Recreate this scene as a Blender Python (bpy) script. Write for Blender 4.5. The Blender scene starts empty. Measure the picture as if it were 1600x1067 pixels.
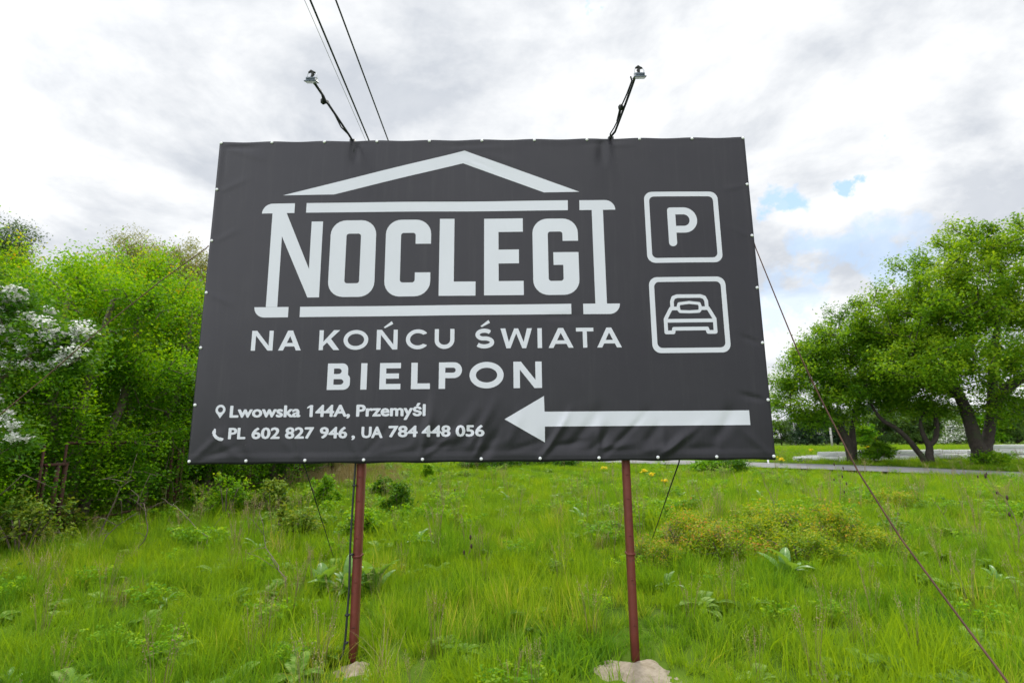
import bpy, math, random
import numpy as np
from mathutils import Vector, noise as mnoise
from mathutils.geometry import delaunay_2d_cdt

sc = bpy.context.scene
R = math.radians
PI = math.pi
# ------------------------------------------------------------------ camera
BZ = 1.57                       # height of the board's lower edge above ground
CAM = (0.2754, -4.6777, 0.1533 + BZ)
cam_d = bpy.data.cameras.new('camera')
cam_d.lens = 840 / 1600 * 36
cam_d.sensor_width = 36
cam_d.clip_start = 0.05
cam_d.clip_end = 3000
cam_d.dof.use_dof = True
cam_d.dof.focus_distance = 4.9
cam_d.dof.aperture_fstop = 2.2
cam = bpy.data.objects.new('camera', cam_d)
sc.collection.objects.link(cam)
yaw, pitch, roll = -0.0012, 0.1869, -0.0089
f = Vector((math.sin(yaw) * math.cos(pitch), math.cos(yaw) * math.cos(pitch), math.sin(pitch)))
r0 = Vector((math.cos(yaw), -math.sin(yaw), 0))
u0 = r0.cross(f)
rr_ = r0 * math.cos(roll) + u0 * math.sin(roll)
uu_ = u0 * math.cos(roll) - r0 * math.sin(roll)
from mathutils import Matrix
M = Matrix((rr_, uu_, -f)).transposed().to_4x4()
M.translation = Vector(CAM)
cam.matrix_world = M
sc.camera = cam

# ------------------------------------------------------------------ sky and sun
SUN_EL, SUN_AZ = R(57), R(10)          # azimuth from +Y clockwise (towards +X)
sd = Vector((math.sin(SUN_AZ) * math.cos(SUN_EL), math.cos(SUN_AZ) * math.cos(SUN_EL), math.sin(SUN_EL)))
w = bpy.data.worlds.new('World'); sc.world = w; w.use_nodes = True
nt = w.node_tree; nt.nodes.clear()
def N(tree, t, **kw):
    n = tree.nodes.new(t)
    for k, v in kw.items():
        if k.startswith('i_'):
            key = k[2:]
            n.inputs[int(key) if key.isdigit() else key.replace('_', ' ')].default_value = v
        else:
            setattr(n, k, v)
    return n
def math_(tree, op, a, b=None, c=None, clamp=False):
    n = tree.nodes.new('ShaderNodeMath'); n.operation = op; n.use_clamp = clamp
    for i, v in enumerate((a, b, c)):
        if v is None: continue
        if hasattr(v, 'is_linked'): tree.links.new(v, n.inputs[i])
        else: n.inputs[i].default_value = v
    return n.outputs[0]
def vmath(tree, op, a, b=None):
    n = tree.nodes.new('ShaderNodeVectorMath'); n.operation = op
    for i, v in enumerate((a, b)):
        if v is None: continue
        if hasattr(v, 'is_linked'): tree.links.new(v, n.inputs[i])
        else: n.inputs[i].default_value = v
    return n
def mixc(tree, fac, a, b, blend='MIX'):
    n = tree.nodes.new('ShaderNodeMix'); n.data_type = 'RGBA'; n.blend_type = blend
    for s, v in ((n.inputs['Factor'], fac), (n.inputs[6], a), (n.inputs[7], b)):
        if hasattr(v, 'is_linked'): tree.links.new(v, s)
        else: s.default_value = v if not isinstance(v, tuple) else (tuple(v) + (1,))[:4]
    return n.outputs[2]
def ramp(tree, fac, stops):
    n = tree.nodes.new('ShaderNodeValToRGB'); tree.links.new(fac, n.inputs[0])
    el = n.color_ramp.elements
    while len(el) < len(stops): el.new(0.5)
    for e, (p, c) in zip(el, stops):
        e.position = p; e.color = (c, c, c, 1) if not isinstance(c, tuple) else (tuple(c) + (1,))[:4]
    return n.outputs[0]
sky = N(nt, 'ShaderNodeTexSky', sky_type='NISHITA')
sky.sun_disc = False; sky.sun_elevation = SUN_EL; sky.sun_rotation = SUN_AZ % (2 * PI)
sky.dust_density = 1.5; sky.air_density = 1.0
tc = N(nt, 'ShaderNodeTexCoord')
gen = tc.outputs['Generated']
nrm = vmath(nt, 'NORMALIZE', gen).outputs[0]
sep = nt.nodes.new('ShaderNodeSeparateXYZ'); nt.links.new(nrm, sep.inputs[0])
zc = math_(nt, 'ADD', math_(nt, 'MAXIMUM', sep.outputs[2], 0.0), 0.22)
cmb = nt.nodes.new('ShaderNodeCombineXYZ')
nt.links.new(math_(nt, 'DIVIDE', sep.outputs[0], zc), cmb.inputs[0])
nt.links.new(math_(nt, 'DIVIDE', sep.outputs[1], zc), cmb.inputs[1])
flat = cmb.outputs[0]
def noise_(tree, vec, scale, detail=6, rough=.55, dist=0.0, off=(0, 0, 0)):
    mp = tree.nodes.new('ShaderNodeVectorMath'); mp.operation = 'ADD'
    if vec is not None: tree.links.new(vec, mp.inputs[0])
    mp.inputs[1].default_value = off
    n = tree.nodes.new('ShaderNodeTexNoise')
    tree.links.new(mp.outputs[0], n.inputs['Vector'])
    n.inputs['Scale'].default_value = scale; n.inputs['Detail'].default_value = detail
    n.inputs['Roughness'].default_value = rough; n.inputs['Distortion'].default_value = dist
    return n.outputs[0]
shade = ramp(nt, noise_(nt, flat, 1.7, 9, .6, .25, (3.1, 1.7, 0)), [(.40, .0), (.56, 1.0)])
detail = ramp(nt, noise_(nt, nrm, 5.0, 8, .6, .3, (1.2, 6.1, 2)), [(.3, .0), (.7, 1.0)])
sh = math_(nt, 'ADD', math_(nt, 'MULTIPLY', shade, .68), math_(nt, 'MULTIPLY', detail, .32))
cloudc = mixc(nt, sh, (5.7, 6.1, 6.75), (10.7, 10.8, 10.85))
# sky brightened behind the viewer, added to light the face of the board
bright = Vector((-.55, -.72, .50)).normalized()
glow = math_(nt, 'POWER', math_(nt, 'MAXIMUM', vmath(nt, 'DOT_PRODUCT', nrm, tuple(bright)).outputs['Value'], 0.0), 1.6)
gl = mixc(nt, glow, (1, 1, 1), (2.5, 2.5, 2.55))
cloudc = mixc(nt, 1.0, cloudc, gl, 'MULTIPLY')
def pix_dir(px, py):
    d = f + rr_ * ((px - 800) / 840) - uu_ * ((py - 533.5) / 840)
    return d.normalized()
# gaps in the cloud deck: soft patches of sky in given compass directions
gaps = None
warp = vmath(nt, 'SCALE', vmath(nt, 'SUBTRACT', None, (.5, .5, .5)).outputs[0])
nz = nt.nodes.new('ShaderNodeTexNoise'); nt.links.new(nrm, nz.inputs['Vector'])
nz.inputs['Scale'].default_value = 11; nz.inputs['Detail'].default_value = 8; nz.inputs['Roughness'].default_value = .62
nt.links.new(nz.outputs['Color'], warp.inputs[0].links[0].from_node.inputs[0])
warp.inputs['Scale'].default_value = .24
wd = vmath(nt, 'ADD', nrm, warp.outputs[0]).outputs[0]
for (px, py, rad, amt) in ((1235, 300, .030, .95), (1215, 325, .022, .85), (1350, 250, .017, .95), (1300, 405, .030, .55), (1370, 400, .035, .5),
                      (1205, 505, .030, .4), (935, 8, .010, .7), (1240, 455, .03, .4), (1440, 392, .03, .35)):
    dd = vmath(nt, 'DISTANCE', wd, tuple(pix_dir(px, py))).outputs['Value']
    g_ = math_(nt, 'MULTIPLY', math_(nt, 'MULTIPLY', math_(nt, 'SUBTRACT', 1.55, math_(nt, 'DIVIDE', dd, rad)), 1.3, clamp=True), amt)
    gaps = g_ if gaps is None else math_(nt, 'MAXIMUM', gaps, g_)
skyb = mixc(nt, 1.0, sky.outputs[0], (1.05, 1.15, 1.3), 'MULTIPLY')
skyb = mixc(nt, .8, skyb, (5.6, 8.2, 11.6))
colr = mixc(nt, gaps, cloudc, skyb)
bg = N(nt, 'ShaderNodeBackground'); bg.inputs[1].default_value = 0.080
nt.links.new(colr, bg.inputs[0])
wo = N(nt, 'ShaderNodeOutputWorld'); nt.links.new(bg.outputs[0], wo.inputs[0])

sun_d = bpy.data.lights.new('sun', 'SUN'); sun_d.energy = 2.3; sun_d.angle = R(10); sun_d.color = (1, .95, .86)
sun = bpy.data.objects.new('sun', sun_d); sc.collection.objects.link(sun)
sun.rotation_euler = (-sd).to_track_quat('-Z', 'Y').to_euler()
sc.view_settings.view_transform = 'Standard'; sc.view_settings.look = 'None'
sc.view_settings.gamma = 1; sc.view_settings.exposure = 0.42

# ------------------------------------------------------------------ helpers
col = sc.collection
def tag(o, label=None, cat=None, group=None, kind=None):
    if label: o['label'] = label
    if cat: o['category'] = cat
    if group: o['group'] = group
    if kind: o['kind'] = kind
    return o
def empty(name, loc, label, cat, group=None, rz=0):
    o = bpy.data.objects.new(name, None); col.objects.link(o)
    o.empty_display_size = .2; o.location = loc; o.rotation_euler = (0, 0, rz)
    return tag(o, label, cat, group)
def copy_tree(o, parent=None):
    c = o.copy(); col.objects.link(c); c.parent = parent
    for ch in list(o.children): copy_tree(ch, c)
    return c
class MB:
    """collects geometry (numpy) and links it as one mesh object"""
    def __init__(s): s.v = []; s.f = []; s.t = []; s.n = 0
    def add(s, v, faces, tint=0.5):
        v = np.asarray(v, float).reshape(-1, 3)
        for fc in faces:
            s.f.append([i + s.n for i in fc]); s.t.append(tint)
        s.v.append(v); s.n += len(v); return s
    def addn(s, v, quads, tint):
        v = np.asarray(v, float).reshape(-1, 3); q = np.asarray(quads) + s.n
        s.f.extend(q.tolist()); s.t.extend(np.broadcast_to(tint, (len(q),)).tolist())
        s.v.append(v); s.n += len(v); return s
    def box(s, c, d, rz=0, tint=.5):
        x, y, z = [k / 2 for k in d]
        v = np.array([[-x, -y, -z], [x, -y, -z], [x, y, -z], [-x, y, -z], [-x, -y, z], [x, -y, z], [x, y, z], [-x, y, z]])
        if rz:
            k, l = math.cos(rz), math.sin(rz); v = v @ np.array([[k, l, 0], [-l, k, 0], [0, 0, 1]])
        return s.add(v + np.array(c), [(0, 3, 2, 1), (4, 5, 6, 7), (0, 1, 5, 4), (1, 2, 6, 5), (2, 3, 7, 6), (3, 0, 4, 7)], tint)
    def tube(s, pts, rad, k=8, cap=True, tint=.5, wob=0, seed=0):
        pts = [np.array(p, float) for p in pts]; n = len(pts)
        rad = [rad] * n if np.isscalar(rad) else rad
        a0 = pts[1] - pts[0]; a0 = a0 / (np.linalg.norm(a0) + 1e-9)
        ref = np.array([0, 0, 1.]) if abs(a0[2]) < .9 else np.array([1., 0, 0])
        U = np.cross(a0, ref); U /= np.linalg.norm(U)
        V = []; rng = np.random.default_rng(seed)
        wb = 1 + wob * rng.normal(size=k)
        for i in range(n):
            a = pts[min(i + 1, n - 1)] - pts[max(i - 1, 0)]; a = a / (np.linalg.norm(a) + 1e-9)
            U = U - a * (U @ a); U /= np.linalg.norm(U) + 1e-9; W = np.cross(a, U)
            for j in range(k):
                t = 2 * PI * j / k; q = rad[i] * wb[j] * (1 + wob * .4 * rng.normal())
                V.append(pts[i] + (U * math.cos(t) + W * math.sin(t)) * q)
        F = [(i * k + j, i * k + (j + 1) % k, (i + 1) * k + (j + 1) % k, (i + 1) * k + j) for i in range(n - 1) for j in range(k)]
        if cap: F += [tuple(range(k - 1, -1, -1)), tuple((n - 1) * k + j for j in range(k))]
        return s.add(V, F, tint)
    def lathe(s, prof, k=12, c=(0, 0, 0), axis='z', tint=.5):
        V = []; n = len(prof)
        for (rad, h) in prof:
            for j in range(k):
                t = 2 * PI * j / k; a, b = rad * math.cos(t), rad * math.sin(t)
                V.append((a, b, h) if axis == 'z' else ((a, h, b) if axis == 'y' else (h, a, b)))
        F = [(i * k + j, i * k + (j + 1) % k, (i + 1) * k + (j + 1) % k, (i + 1) * k + j) for i in range(n - 1) for j in range(k)]
        F += [tuple(range(k - 1, -1, -1)), tuple((n - 1) * k + j for j in range(k))]
        return s.add(np.array(V) + np.array(c), F, tint)
    def mesh(s, name, mat, smooth=False):
        me = bpy.data.meshes.new(name)
        V = np.concatenate(s.v) if s.v else np.zeros((0, 3))
        cnt = np.array([len(q) for q in s.f], dtype=np.int32)
        loops = np.fromiter((i for q in s.f for i in q), dtype=np.int32, count=int(cnt.sum()))
        me.vertices.add(len(V)); me.vertices.foreach_set('co', V.astype(np.float32).ravel())
        me.loops.add(len(loops)); me.loops.foreach_set('vertex_index', loops)
        me.polygons.add(len(cnt))
        me.polygons.foreach_set('loop_start', np.concatenate([[0], np.cumsum(cnt)[:-1]]).astype(np.int32))
        me.polygons.foreach_set('loop_total', cnt)
        me.update(calc_edges=True)
        if len(set(s.t[:2000])) > 1 or len(s.t) > 2000:
            at = me.attributes.new('tint', 'FLOAT', 'FACE'); at.data.foreach_set('value', np.array(s.t, np.float32))
        if smooth: me.polygons.foreach_set('use_smooth', np.ones(len(cnt), bool))
        if mat: me.materials.append(mat)
        return me
    def build(s, name, mat, parent=None, smooth=False, loc=None):
        o = bpy.data.objects.new(name, s.mesh(name, mat, smooth)); col.objects.link(o)
        o.parent = parent
        if loc is not None: o.location = loc
        return o

# ------------------------------------------------------------------ materials
def mat(name, colr=(.5, .5, .5), rough=.6, metal=0, spec=.5):
    m = bpy.data.materials.new(name); m.use_nodes = True
    b = m.node_tree.nodes['Principled BSDF']
    b.inputs['Base Color'].default_value = (*colr, 1); b.inputs['Roughness'].default_value = rough
    b.inputs['Metallic'].default_value = metal; b.inputs['Specular IOR Level'].default_value = spec
    return m
def noisy(name, c1, c2, scale=8, rough=(.5, .8), metal=0, bump=0, c3=None, s3=30, t3=(.55, .65), spec=.5, coord='Object', detail=6):
    m = mat(name, c1, rough[0], metal, spec); t = m.node_tree; b = t.nodes['Principled BSDF']
    co = N(t, 'ShaderNodeTexCoord').outputs[coord]
    n1 = noise_(t, co, scale, detail, .6, .2)
    base = mixc(t, ramp(t, n1, [(.35, 0.), (.65, 1.)]), c1, c2)
    if c3:
        n3 = noise_(t, co, s3, 5, .6, .1, (4, 5, 6))
        base = mixc(t, ramp(t, n3, [(t3[0], 0.), (t3[1], 1.)]), base, c3)
    t.links.new(base, b.inputs['Base Color'])
    mr = N(t, 'ShaderNodeMapRange'); t.links.new(n1, mr.inputs[0]); mr.inputs[3].default_value = rough[0]; mr.inputs[4].default_value = rough[1]
    t.links.new(mr.outputs[0], b.inputs['Roughness'])
    if bump:
        bp = N(t, 'ShaderNodeBump'); bp.inputs['Strength'].default_value = bump; bp.inputs['Distance'].default_value = .02
        t.links.new(noise_(t, co, scale * 4, 5), bp.inputs['Height']); t.links.new(bp.outputs[0], b.inputs['Normal'])
    return m
def leafmat(name, stops, trans=.35, rough=.55, patch=None, tcol=1.6, spec=.15):
    """foliage: colour by each leaf's own tint, patchy species colour over metres, part translucent"""
    m = bpy.data.materials.new(name); m.use_nodes = True; t = m.node_tree; t.nodes.clear()
    at = N(t, 'ShaderNodeAttribute', attribute_name='tint')
    oi = N(t, 'ShaderNodeObjectInfo')
    fac = math_(t, 'ADD', at.outputs['Fac'], math_(t, 'MULTIPLY', math_(t, 'SUBTRACT', oi.outputs['Random'], .5), .12 if 'grass' not in name and 'weed' not in name else .34))
    c = ramp(t, fac, stops)
    if 'dock' in name:
        n9 = noise_(t, N(t, 'ShaderNodeTexCoord').outputs['Object'], 22, 5, .65); c = mixc(t, ramp(t, n9, [(.35, 0.), (.7, 1.)]), c, (.22, .38, .08))
    if patch:
        geo = N(t, 'ShaderNodeNewGeometry')
        n1 = noise_(t, geo.outputs['Position'], patch[0], 4, .55)
        c = mixc(t, math_(t, 'MULTIPLY', ramp(t, n1, [(.38, 0.), (.62, 1.)]), patch[2]), c, patch[1])
        if len(patch) > 3:
            n2 = noise_(t, geo.outputs['Position'], patch[3], 4, .55, 0, (7, 3, 1))
            c = mixc(t, math_(t, 'MULTIPLY', ramp(t, n2, [(.45, 0.), (.66, 1.)]), patch[5]), c, patch[4])
    b = N(t, 'ShaderNodeBsdfPrincipled'); b.inputs['Roughness'].default_value = rough
    b.inputs['Specular IOR Level'].default_value = spec
    t.links.new(c, b.inputs['Base Color'])
    tr = N(t, 'ShaderNodeBsdfTranslucent')
    t.links.new(mixc(t, 1.0, c, (tcol * 1.25, tcol * 1.05, tcol * .35) if 'blossom' not in name else (1, 1, 1), 'MULTIPLY'), tr.inputs[0])
    mx = N(t, 'ShaderNodeMixShader'); mx.inputs[0].default_value = trans
    t.links.new(b.outputs[0], mx.inputs[1]); t.links.new(tr.outputs[0], mx.inputs[2])
    o = N(t, 'ShaderNodeOutputMaterial'); t.links.new(mx.outputs[0], o.inputs[0])
    return m

GRASS = leafmat('grass_blades', [(0, (.062, .150, .009)), (.5, (.132, .270, .012)), (.85, (.245, .355, .032)), (1, (.40, .35, .12))], trans=.45, tcol=1.8,
                patch=(.5, (.205, .325, .012), .75, .9, (.075, .215, .018), .5), spec=.08, rough=.5)
LEAF_HEDGE = leafmat('hedge_leaves', [(0, (.028, .105, .005)), (.45, (.082, .225, .006)), (.75, (.150, .32, .007)), (.94, (.21, .35, .012)), (1, (.38, .26, .03))], trans=.45, tcol=1.9)
LEAF_HAW = leafmat('hawthorn_leaves', [(0, (.03, .10, .010)), (.6, (.075, .20, .012)), (1, (.16, .28, .02))], trans=.35)
LEAF_TREE = leafmat('tree_leaves', [(0, (.042, .125, .008)), (.5, (.112, .24, .010)), (1, (.23, .35, .025))], trans=.46, tcol=1.9)
LEAF_PALE = leafmat('willow_leaves', [(0, (.16, .20, .07)), (.6, (.24, .28, .10)), (1, (.33, .34, .14))], trans=.4, tcol=1.2)
LEAF_BLUE = leafmat('bluish_leaves', [(0, (.05, .10, .05)), (.6, (.09, .16, .07)), (1, (.14, .22, .09))], trans=.35, tcol=1.2)
LEAF_FAR = leafmat('far_leaves', [(0, (.05, .11, .03)), (.6, (.10, .19, .04)), (1, (.17, .27, .06))], trans=.3, tcol=1.3)
LEAF_CON = leafmat('needles', [(0, (.018, .045, .022)), (.6, (.035, .075, .032)), (1, (.06, .10, .04))], trans=.15, tcol=1.0)
LEAF_BARB = leafmat('barberry_leaves', [(0, (.07, .18, .012)), (.45, (.17, .30, .012)), (.70, (.27, .38, .018)), (.86, (.37, .38, .025)), (.93, (.46, .22, .08))], trans=.4, tcol=1.5)
LEAF_OLIVE = leafmat('olive_leaves', [(0, (.05, .13, .02)), (.5, (.13, .24, .025)), (.9, (.27, .35, .05)), (1, (.38, .28, .08))], trans=.35, tcol=1.3)
LEAF_SAP = leafmat('sapling_leaves', [(0, (.06, .18, .010)), (.6, (.15, .33, .012)), (1, (.28, .42, .03))], trans=.42, tcol=1.7)
LEAF_DOCK = leafmat('dock_leaves', [(0, (.07, .20, .025)), (1, (.16, .34, .055))], trans=.35, tcol=1.3, rough=.4, spec=.5)
LEAF_WEED = leafmat('weed_leaves', [(0, (.07, .18, .02)), (.6, (.15, .29, .03)), (1, (.27, .40, .09))], trans=.35, tcol=1.3)
PETAL = leafmat('white_blossom', [(0, (.80, .82, .76)), (1, (.92, .92, .90))], trans=.25, tcol=.85)
YELLOW = leafmat('yellow_petals', [(0, (.80, .68, .02)), (1, (.90, .80, .05))], trans=.3, tcol=1.0)
DRY = noisy('dry_stalk', (.16, .11, .06), (.30, .23, .13), 6, (.7, .9))
DRYGRASS = leafmat('dry_grass_blades', [(0, (.20, .15, .07)), (.6, (.33, .27, .14)), (1, (.46, .40, .24))], trans=.25, tcol=1.0)
DARKSEED = noisy('dark_seed', (.04, .022, .014), (.08, .045, .03), 40, (.7, .9))
BARK = noisy('bark', (.022, .016, .013), (.052, .040, .032), 5, (.8, .95), bump=.8, c3=(.03, .045, .015), s3=2.2, t3=(.55, .7))
BARKG = noisy('twig_bark', (.10, .075, .055), (.19, .15, .115), 9, (.75, .9))
RUST = noisy('rusted_fence_steel', (.040, .015, .009), (.085, .032, .017), 9, (.75, .95), bump=.3, c3=(.05, .028, .02), s3=16)
REDP = noisy('red_oxide_paint', (.125, .026, .018), (.165, .038, .025), 5, (.42, .65), bump=.12, c3=(.09, .03, .022), s3=22, t3=(.6, .68), spec=.4)
WIRE = noisy('rusty_wire', (.07, .03, .02), (.13, .06, .04), 14, (.6, .85))
DARKW = mat('dark_rope', (.018, .020, .018), .7)
CABLE = mat('green_black_cable', (.008, .022, .018), .55)
GREYW = mat('bare_grey_wire', (.32, .33, .34), .5)
BLACKP = noisy('black_tube_paint', (.010, .013, .014), (.022, .028, .028), 20, (.4, .6))
GREYM = mat('grey_cast_metal', (.10, .13, .155), .45, .3)
GALV = noisy('galvanised', (.45, .47, .49), (.6, .62, .63), 30, (.35, .5), metal=.6)
GLASS = mat('lamp_glass', (.55, .60, .62), .12)
CAPW = noisy('eyelet_plastic', (.72, .73, .75), (.84, .84, .85), 60, (.35, .5))
PIPE = noisy('white_concrete_pipe', (.76, .77, .77), (.86, .86, .86), 2, (.6, .85), c3=(.4, .38, .34), s3=3, t3=(.6, .75))
CONC = noisy('pale_footing', (.24, .195, .14), (.34, .29, .22), 7, (.85, .95), bump=.9, c3=(.22, .18, .12), s3=11, t3=(.52, .66))
POLEW = noisy('utility_pole', (.33, .32, .30), (.45, .44, .42), 3, (.8, .9))
ASPH = noisy('asphalt', (.17, .17, .175), (.23, .23, .23), 1.2, (.8, .95), bump=.2, c3=(.12, .12, .12), s3=.8, t3=(.55, .7))

# vinyl banner: near-black print, faint smudges
def vinyl(name, base):
    m = mat(name, base, .40, 0, .38); t = m.node_tree; b = t.nodes['Principled BSDF']
    co = N(t, 'ShaderNodeTexCoord').outputs['Object']
    n1 = noise_(t, co, 1.3, 6, .6, .3); n2 = noise_(t, co, 7.0, 5, .6, .2, (3, 1, 9))
    sp = noise_(t, co, 46, 2, .5, 0, (8, 1, 2))
    c = mixc(t, math_(t, 'MULTIPLY', ramp(t, n1, [(.4, 0.), (.7, 1.)]), .25), base, tuple(k * .82 + .018 for k in base))
    mpn = N(t, 'ShaderNodeMapping'); mpn.inputs['Scale'].default_value = (9, 1, .55); t.links.new(co, mpn.inputs[0])
    st = noise_(t, mpn.outputs[0], 1.6, 6, .65, .1, (2, 5, 1))
    c = mixc(t, math_(t, 'MULTIPLY', ramp(t, st, [(.52, 0.), (.75, 1.)]), .03), c, (.30, .29, .27))
    c = mixc(t, math_(t, 'MULTIPLY', ramp(t, sp, [(.74, 0.), (.79, 1.)]), .12), c, (.22, .21, .20))
    t.links.new(c, b.inputs['Base Color'])
    mr = N(t, 'ShaderNodeMapRange'); t.links.new(n2, mr.inputs[0]); mr.inputs[3].default_value = .27; mr.inputs[4].default_value = .40
    t.links.new(mr.outputs[0], b.inputs['Roughness'])
    bp = N(t, 'ShaderNodeBump'); bp.inputs['Strength'].default_value = .10; bp.inputs['Distance'].default_value = .01
    t.links.new(noise_(t, co, 9, 5, .6), bp.inputs['Height']); t.links.new(bp.outputs[0], b.inputs['Normal'])
    return m
VINYL = vinyl('black_banner_vinyl', (.0130, .0118, .0175))
PRINT = vinyl('white_print', (.63, .64, .70))

# ------------------------------------------------------------------ terrain
def sstep(a, b, x):
    t = np.clip((np.asarray(x, float) - a) / (b - a), 0, 1); return t * t * (3 - 2 * t)
HD = np.array([-100, 0, 8, 11, 15, 20, 24, 27, 34, 45, 60, 120, 900.])
HZ = np.array([0, 0, 0, .02, .08, .15, .23, .40, .68, .93, 1.0, 1.05, 1.3])
_xs = np.linspace(-100, 900, 8001); _hs = np.interp(_xs, HD, HZ)
_k = np.hanning(25); _k /= _k.sum(); _hs = np.convolve(np.pad(_hs, 12, 'edge'), _k, 'valid')
def ghit(px, py):
    d = f + rr_ * ((px - 800) / 840) - uu_ * ((py - 533.5) / 840); t = .5
    while CAM[2] + d.z * t > float(np.interp(CAM[1] + d.y * t + 4.68, _xs, _hs)): t *= 1.003
    return (CAM[0] + d.x * t, CAM[1] + d.y * t)
_r = [ghit(1640, 745.5), ghit(1500, 738.5), ghit(1346, 732.5), ghit(1200, 727.5)]
ROAD = [(70, -6), (44, 7)] + _r + [(_r[3][0] - 8, _r[3][1] + 4.5), (-12, 41), (-45, 53)]
def road_dist(x, y):
    best = 1e9
    for (a, b), (c, d) in zip(ROAD[:-1], ROAD[1:]):
        L2 = (c - a) ** 2 + (d - b) ** 2; t = max(0, min(1, ((x - a) * (c - a) + (y - b) * (d - b)) / L2))
        best = min(best, math.hypot(x - a - t * (c - a), y - b - t * (d - b)))
    return best
def gh(x, y):
    D = y + 4.68
    h = float(np.interp(D, _xs, _hs))
    if x > 18: h = h + 0.0
    near = float(sstep(.8, 3.0, abs(y))) if -4 < x < 4 else 1.0
    l = mnoise.noise(Vector((x * .35, y * .35, 3))) * .10 + mnoise.noise(Vector((x * 1.1, y * 1.1, 8))) * .05
    rd = road_dist(x, y)
    h = h - .04 * math.exp(-(y + .2) ** 2 / 1.5) * math.exp(-x * x / 12)
    return h + l * near * (0.15 if rd < 2 else min(1, .15 + (rd - 2) / 4))
def spaced(lo, hi, fine_lo, fine_hi, step, growth=1.22):
    a = list(np.arange(fine_lo, fine_hi + 1e-6, step)); s = step
    while a[-1] < hi: s *= growth; a.append(min(hi, a[-1] + s))
    s = step
    while a[0] > lo: s *= growth; a.insert(0, max(lo, a[0] - s))
    return a
xs = spaced(-600, 700, -14, 40, .45); ys = spaced(-60, 1200, -6, 44, .45)
g = MB(); nx = len(xs)
V = [(x, y, gh(x, y)) for y in ys for x in xs]
F = [(j * nx + i, j * nx + i + 1, (j + 1) * nx + i + 1, (j + 1) * nx + i) for j in range(len(ys) - 1) for i in range(nx - 1)]
g.add(V, F)
GROUND = noisy('meadow_soil', (.055, .105, .010), (.09, .155, .014), .9, (.9, 1), c3=(.12, .13, .05), s3=2.5, t3=(.6, .78), coord='Object', spec=.04)
# far away the sheet is read as mown grass
tag(g.build('ground', GROUND, smooth=True), kind='structure')

rb = MB(); pts = []
for (a, b), (c, d) in zip(ROAD[:-1], ROAD[1:]):
    L = math.hypot(c - a, d - b); n = max(2, int(L / .6))
    for i in range(n): pts.append((a + (c - a) * i / n, b + (d - b) * i / n))
for _ in range(60): pts = [pts[0]] + [((p[0] + 2 * q[0] + s[0]) / 4, (p[1] + 2 * q[1] + s[1]) / 4) for p, q, s in zip(pts[:-2], pts[1:-1], pts[2:])] + [pts[-1]]
Vr = []
for i, (x, y) in enumerate(pts):
    a = pts[min(i + 1, len(pts) - 1)]; b = pts[max(i - 1, 0)]
    tx, ty = a[0] - b[0], a[1] - b[1]; L = math.hypot(tx, ty); nxx, nyy = -ty / L, tx / L
    zz = max(gh(x + nxx * k, y + nyy * k) for k in (-1.5, 0, 1.5)) + .045
    for k in (-1.75, -1.55, 0, 1.55, 1.75):
        kk = k + (.06 * mnoise.noise(Vector((x, y, k))) if abs(k) > 1.6 else 0)
        Vr.append((x + nxx * kk, y + nyy * kk, zz - (.10 if abs(k) > 1.6 else 0) + (.02 if k == 0 else 0)))
rb.add(Vr, [(5 * i + j, 5 * i + j + 1, 5 * i + 6 + j, 5 * i + 5 + j) for i in range(len(pts) - 1) for j in range(4)])
tag(rb.build('road', ASPH, smooth=True), kind='structure')

# ------------------------------------------------------------------ billboard
EYE_X = [-2.484, -2.0, -1.5, -1.0, -.5, 0, .5, 1.0, 1.5, 2.0, 2.484]
rf = random.Random(5)
FOLDS = []      # x, z, angle, length, width, amplitude
for x0 in EYE_X[1:-1]:
    amp = .007 if x0 < -.6 else (.014 if x0 < 1.7 else .007)
    for k in range(2 if x0 < -.6 else 4):
        an = R(rf.uniform(28, 150) if x0 < -.6 else rf.uniform(28, 95))
        FOLDS.append((x0 + rf.uniform(-.05, .05), .03, an, rf.uniform(.25, .65), rf.uniform(.014, .03), amp * rf.uniform(-.8, 1.1)))
for k in range(16):     # loose diagonal creases right of the phone line
    x0 = -.6 + k * .17 + rf.uniform(-.05, .05)
    FOLDS.append((x0, rf.uniform(.06, .16), R(rf.uniform(38, 62)), rf.uniform(.3, .6), rf.uniform(.018, .04), .0125 * rf.uniform(-.9, 1)))
for k in range(8):      # long sagging creases along the hem
    FOLDS.append((-.9 + k * .38, .10 + rf.uniform(-.02, .03), R(rf.uniform(-6, 12)), rf.uniform(.3, .5), rf.uniform(.012, .022), .011 * rf.uniform(-1, 1)))
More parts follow.
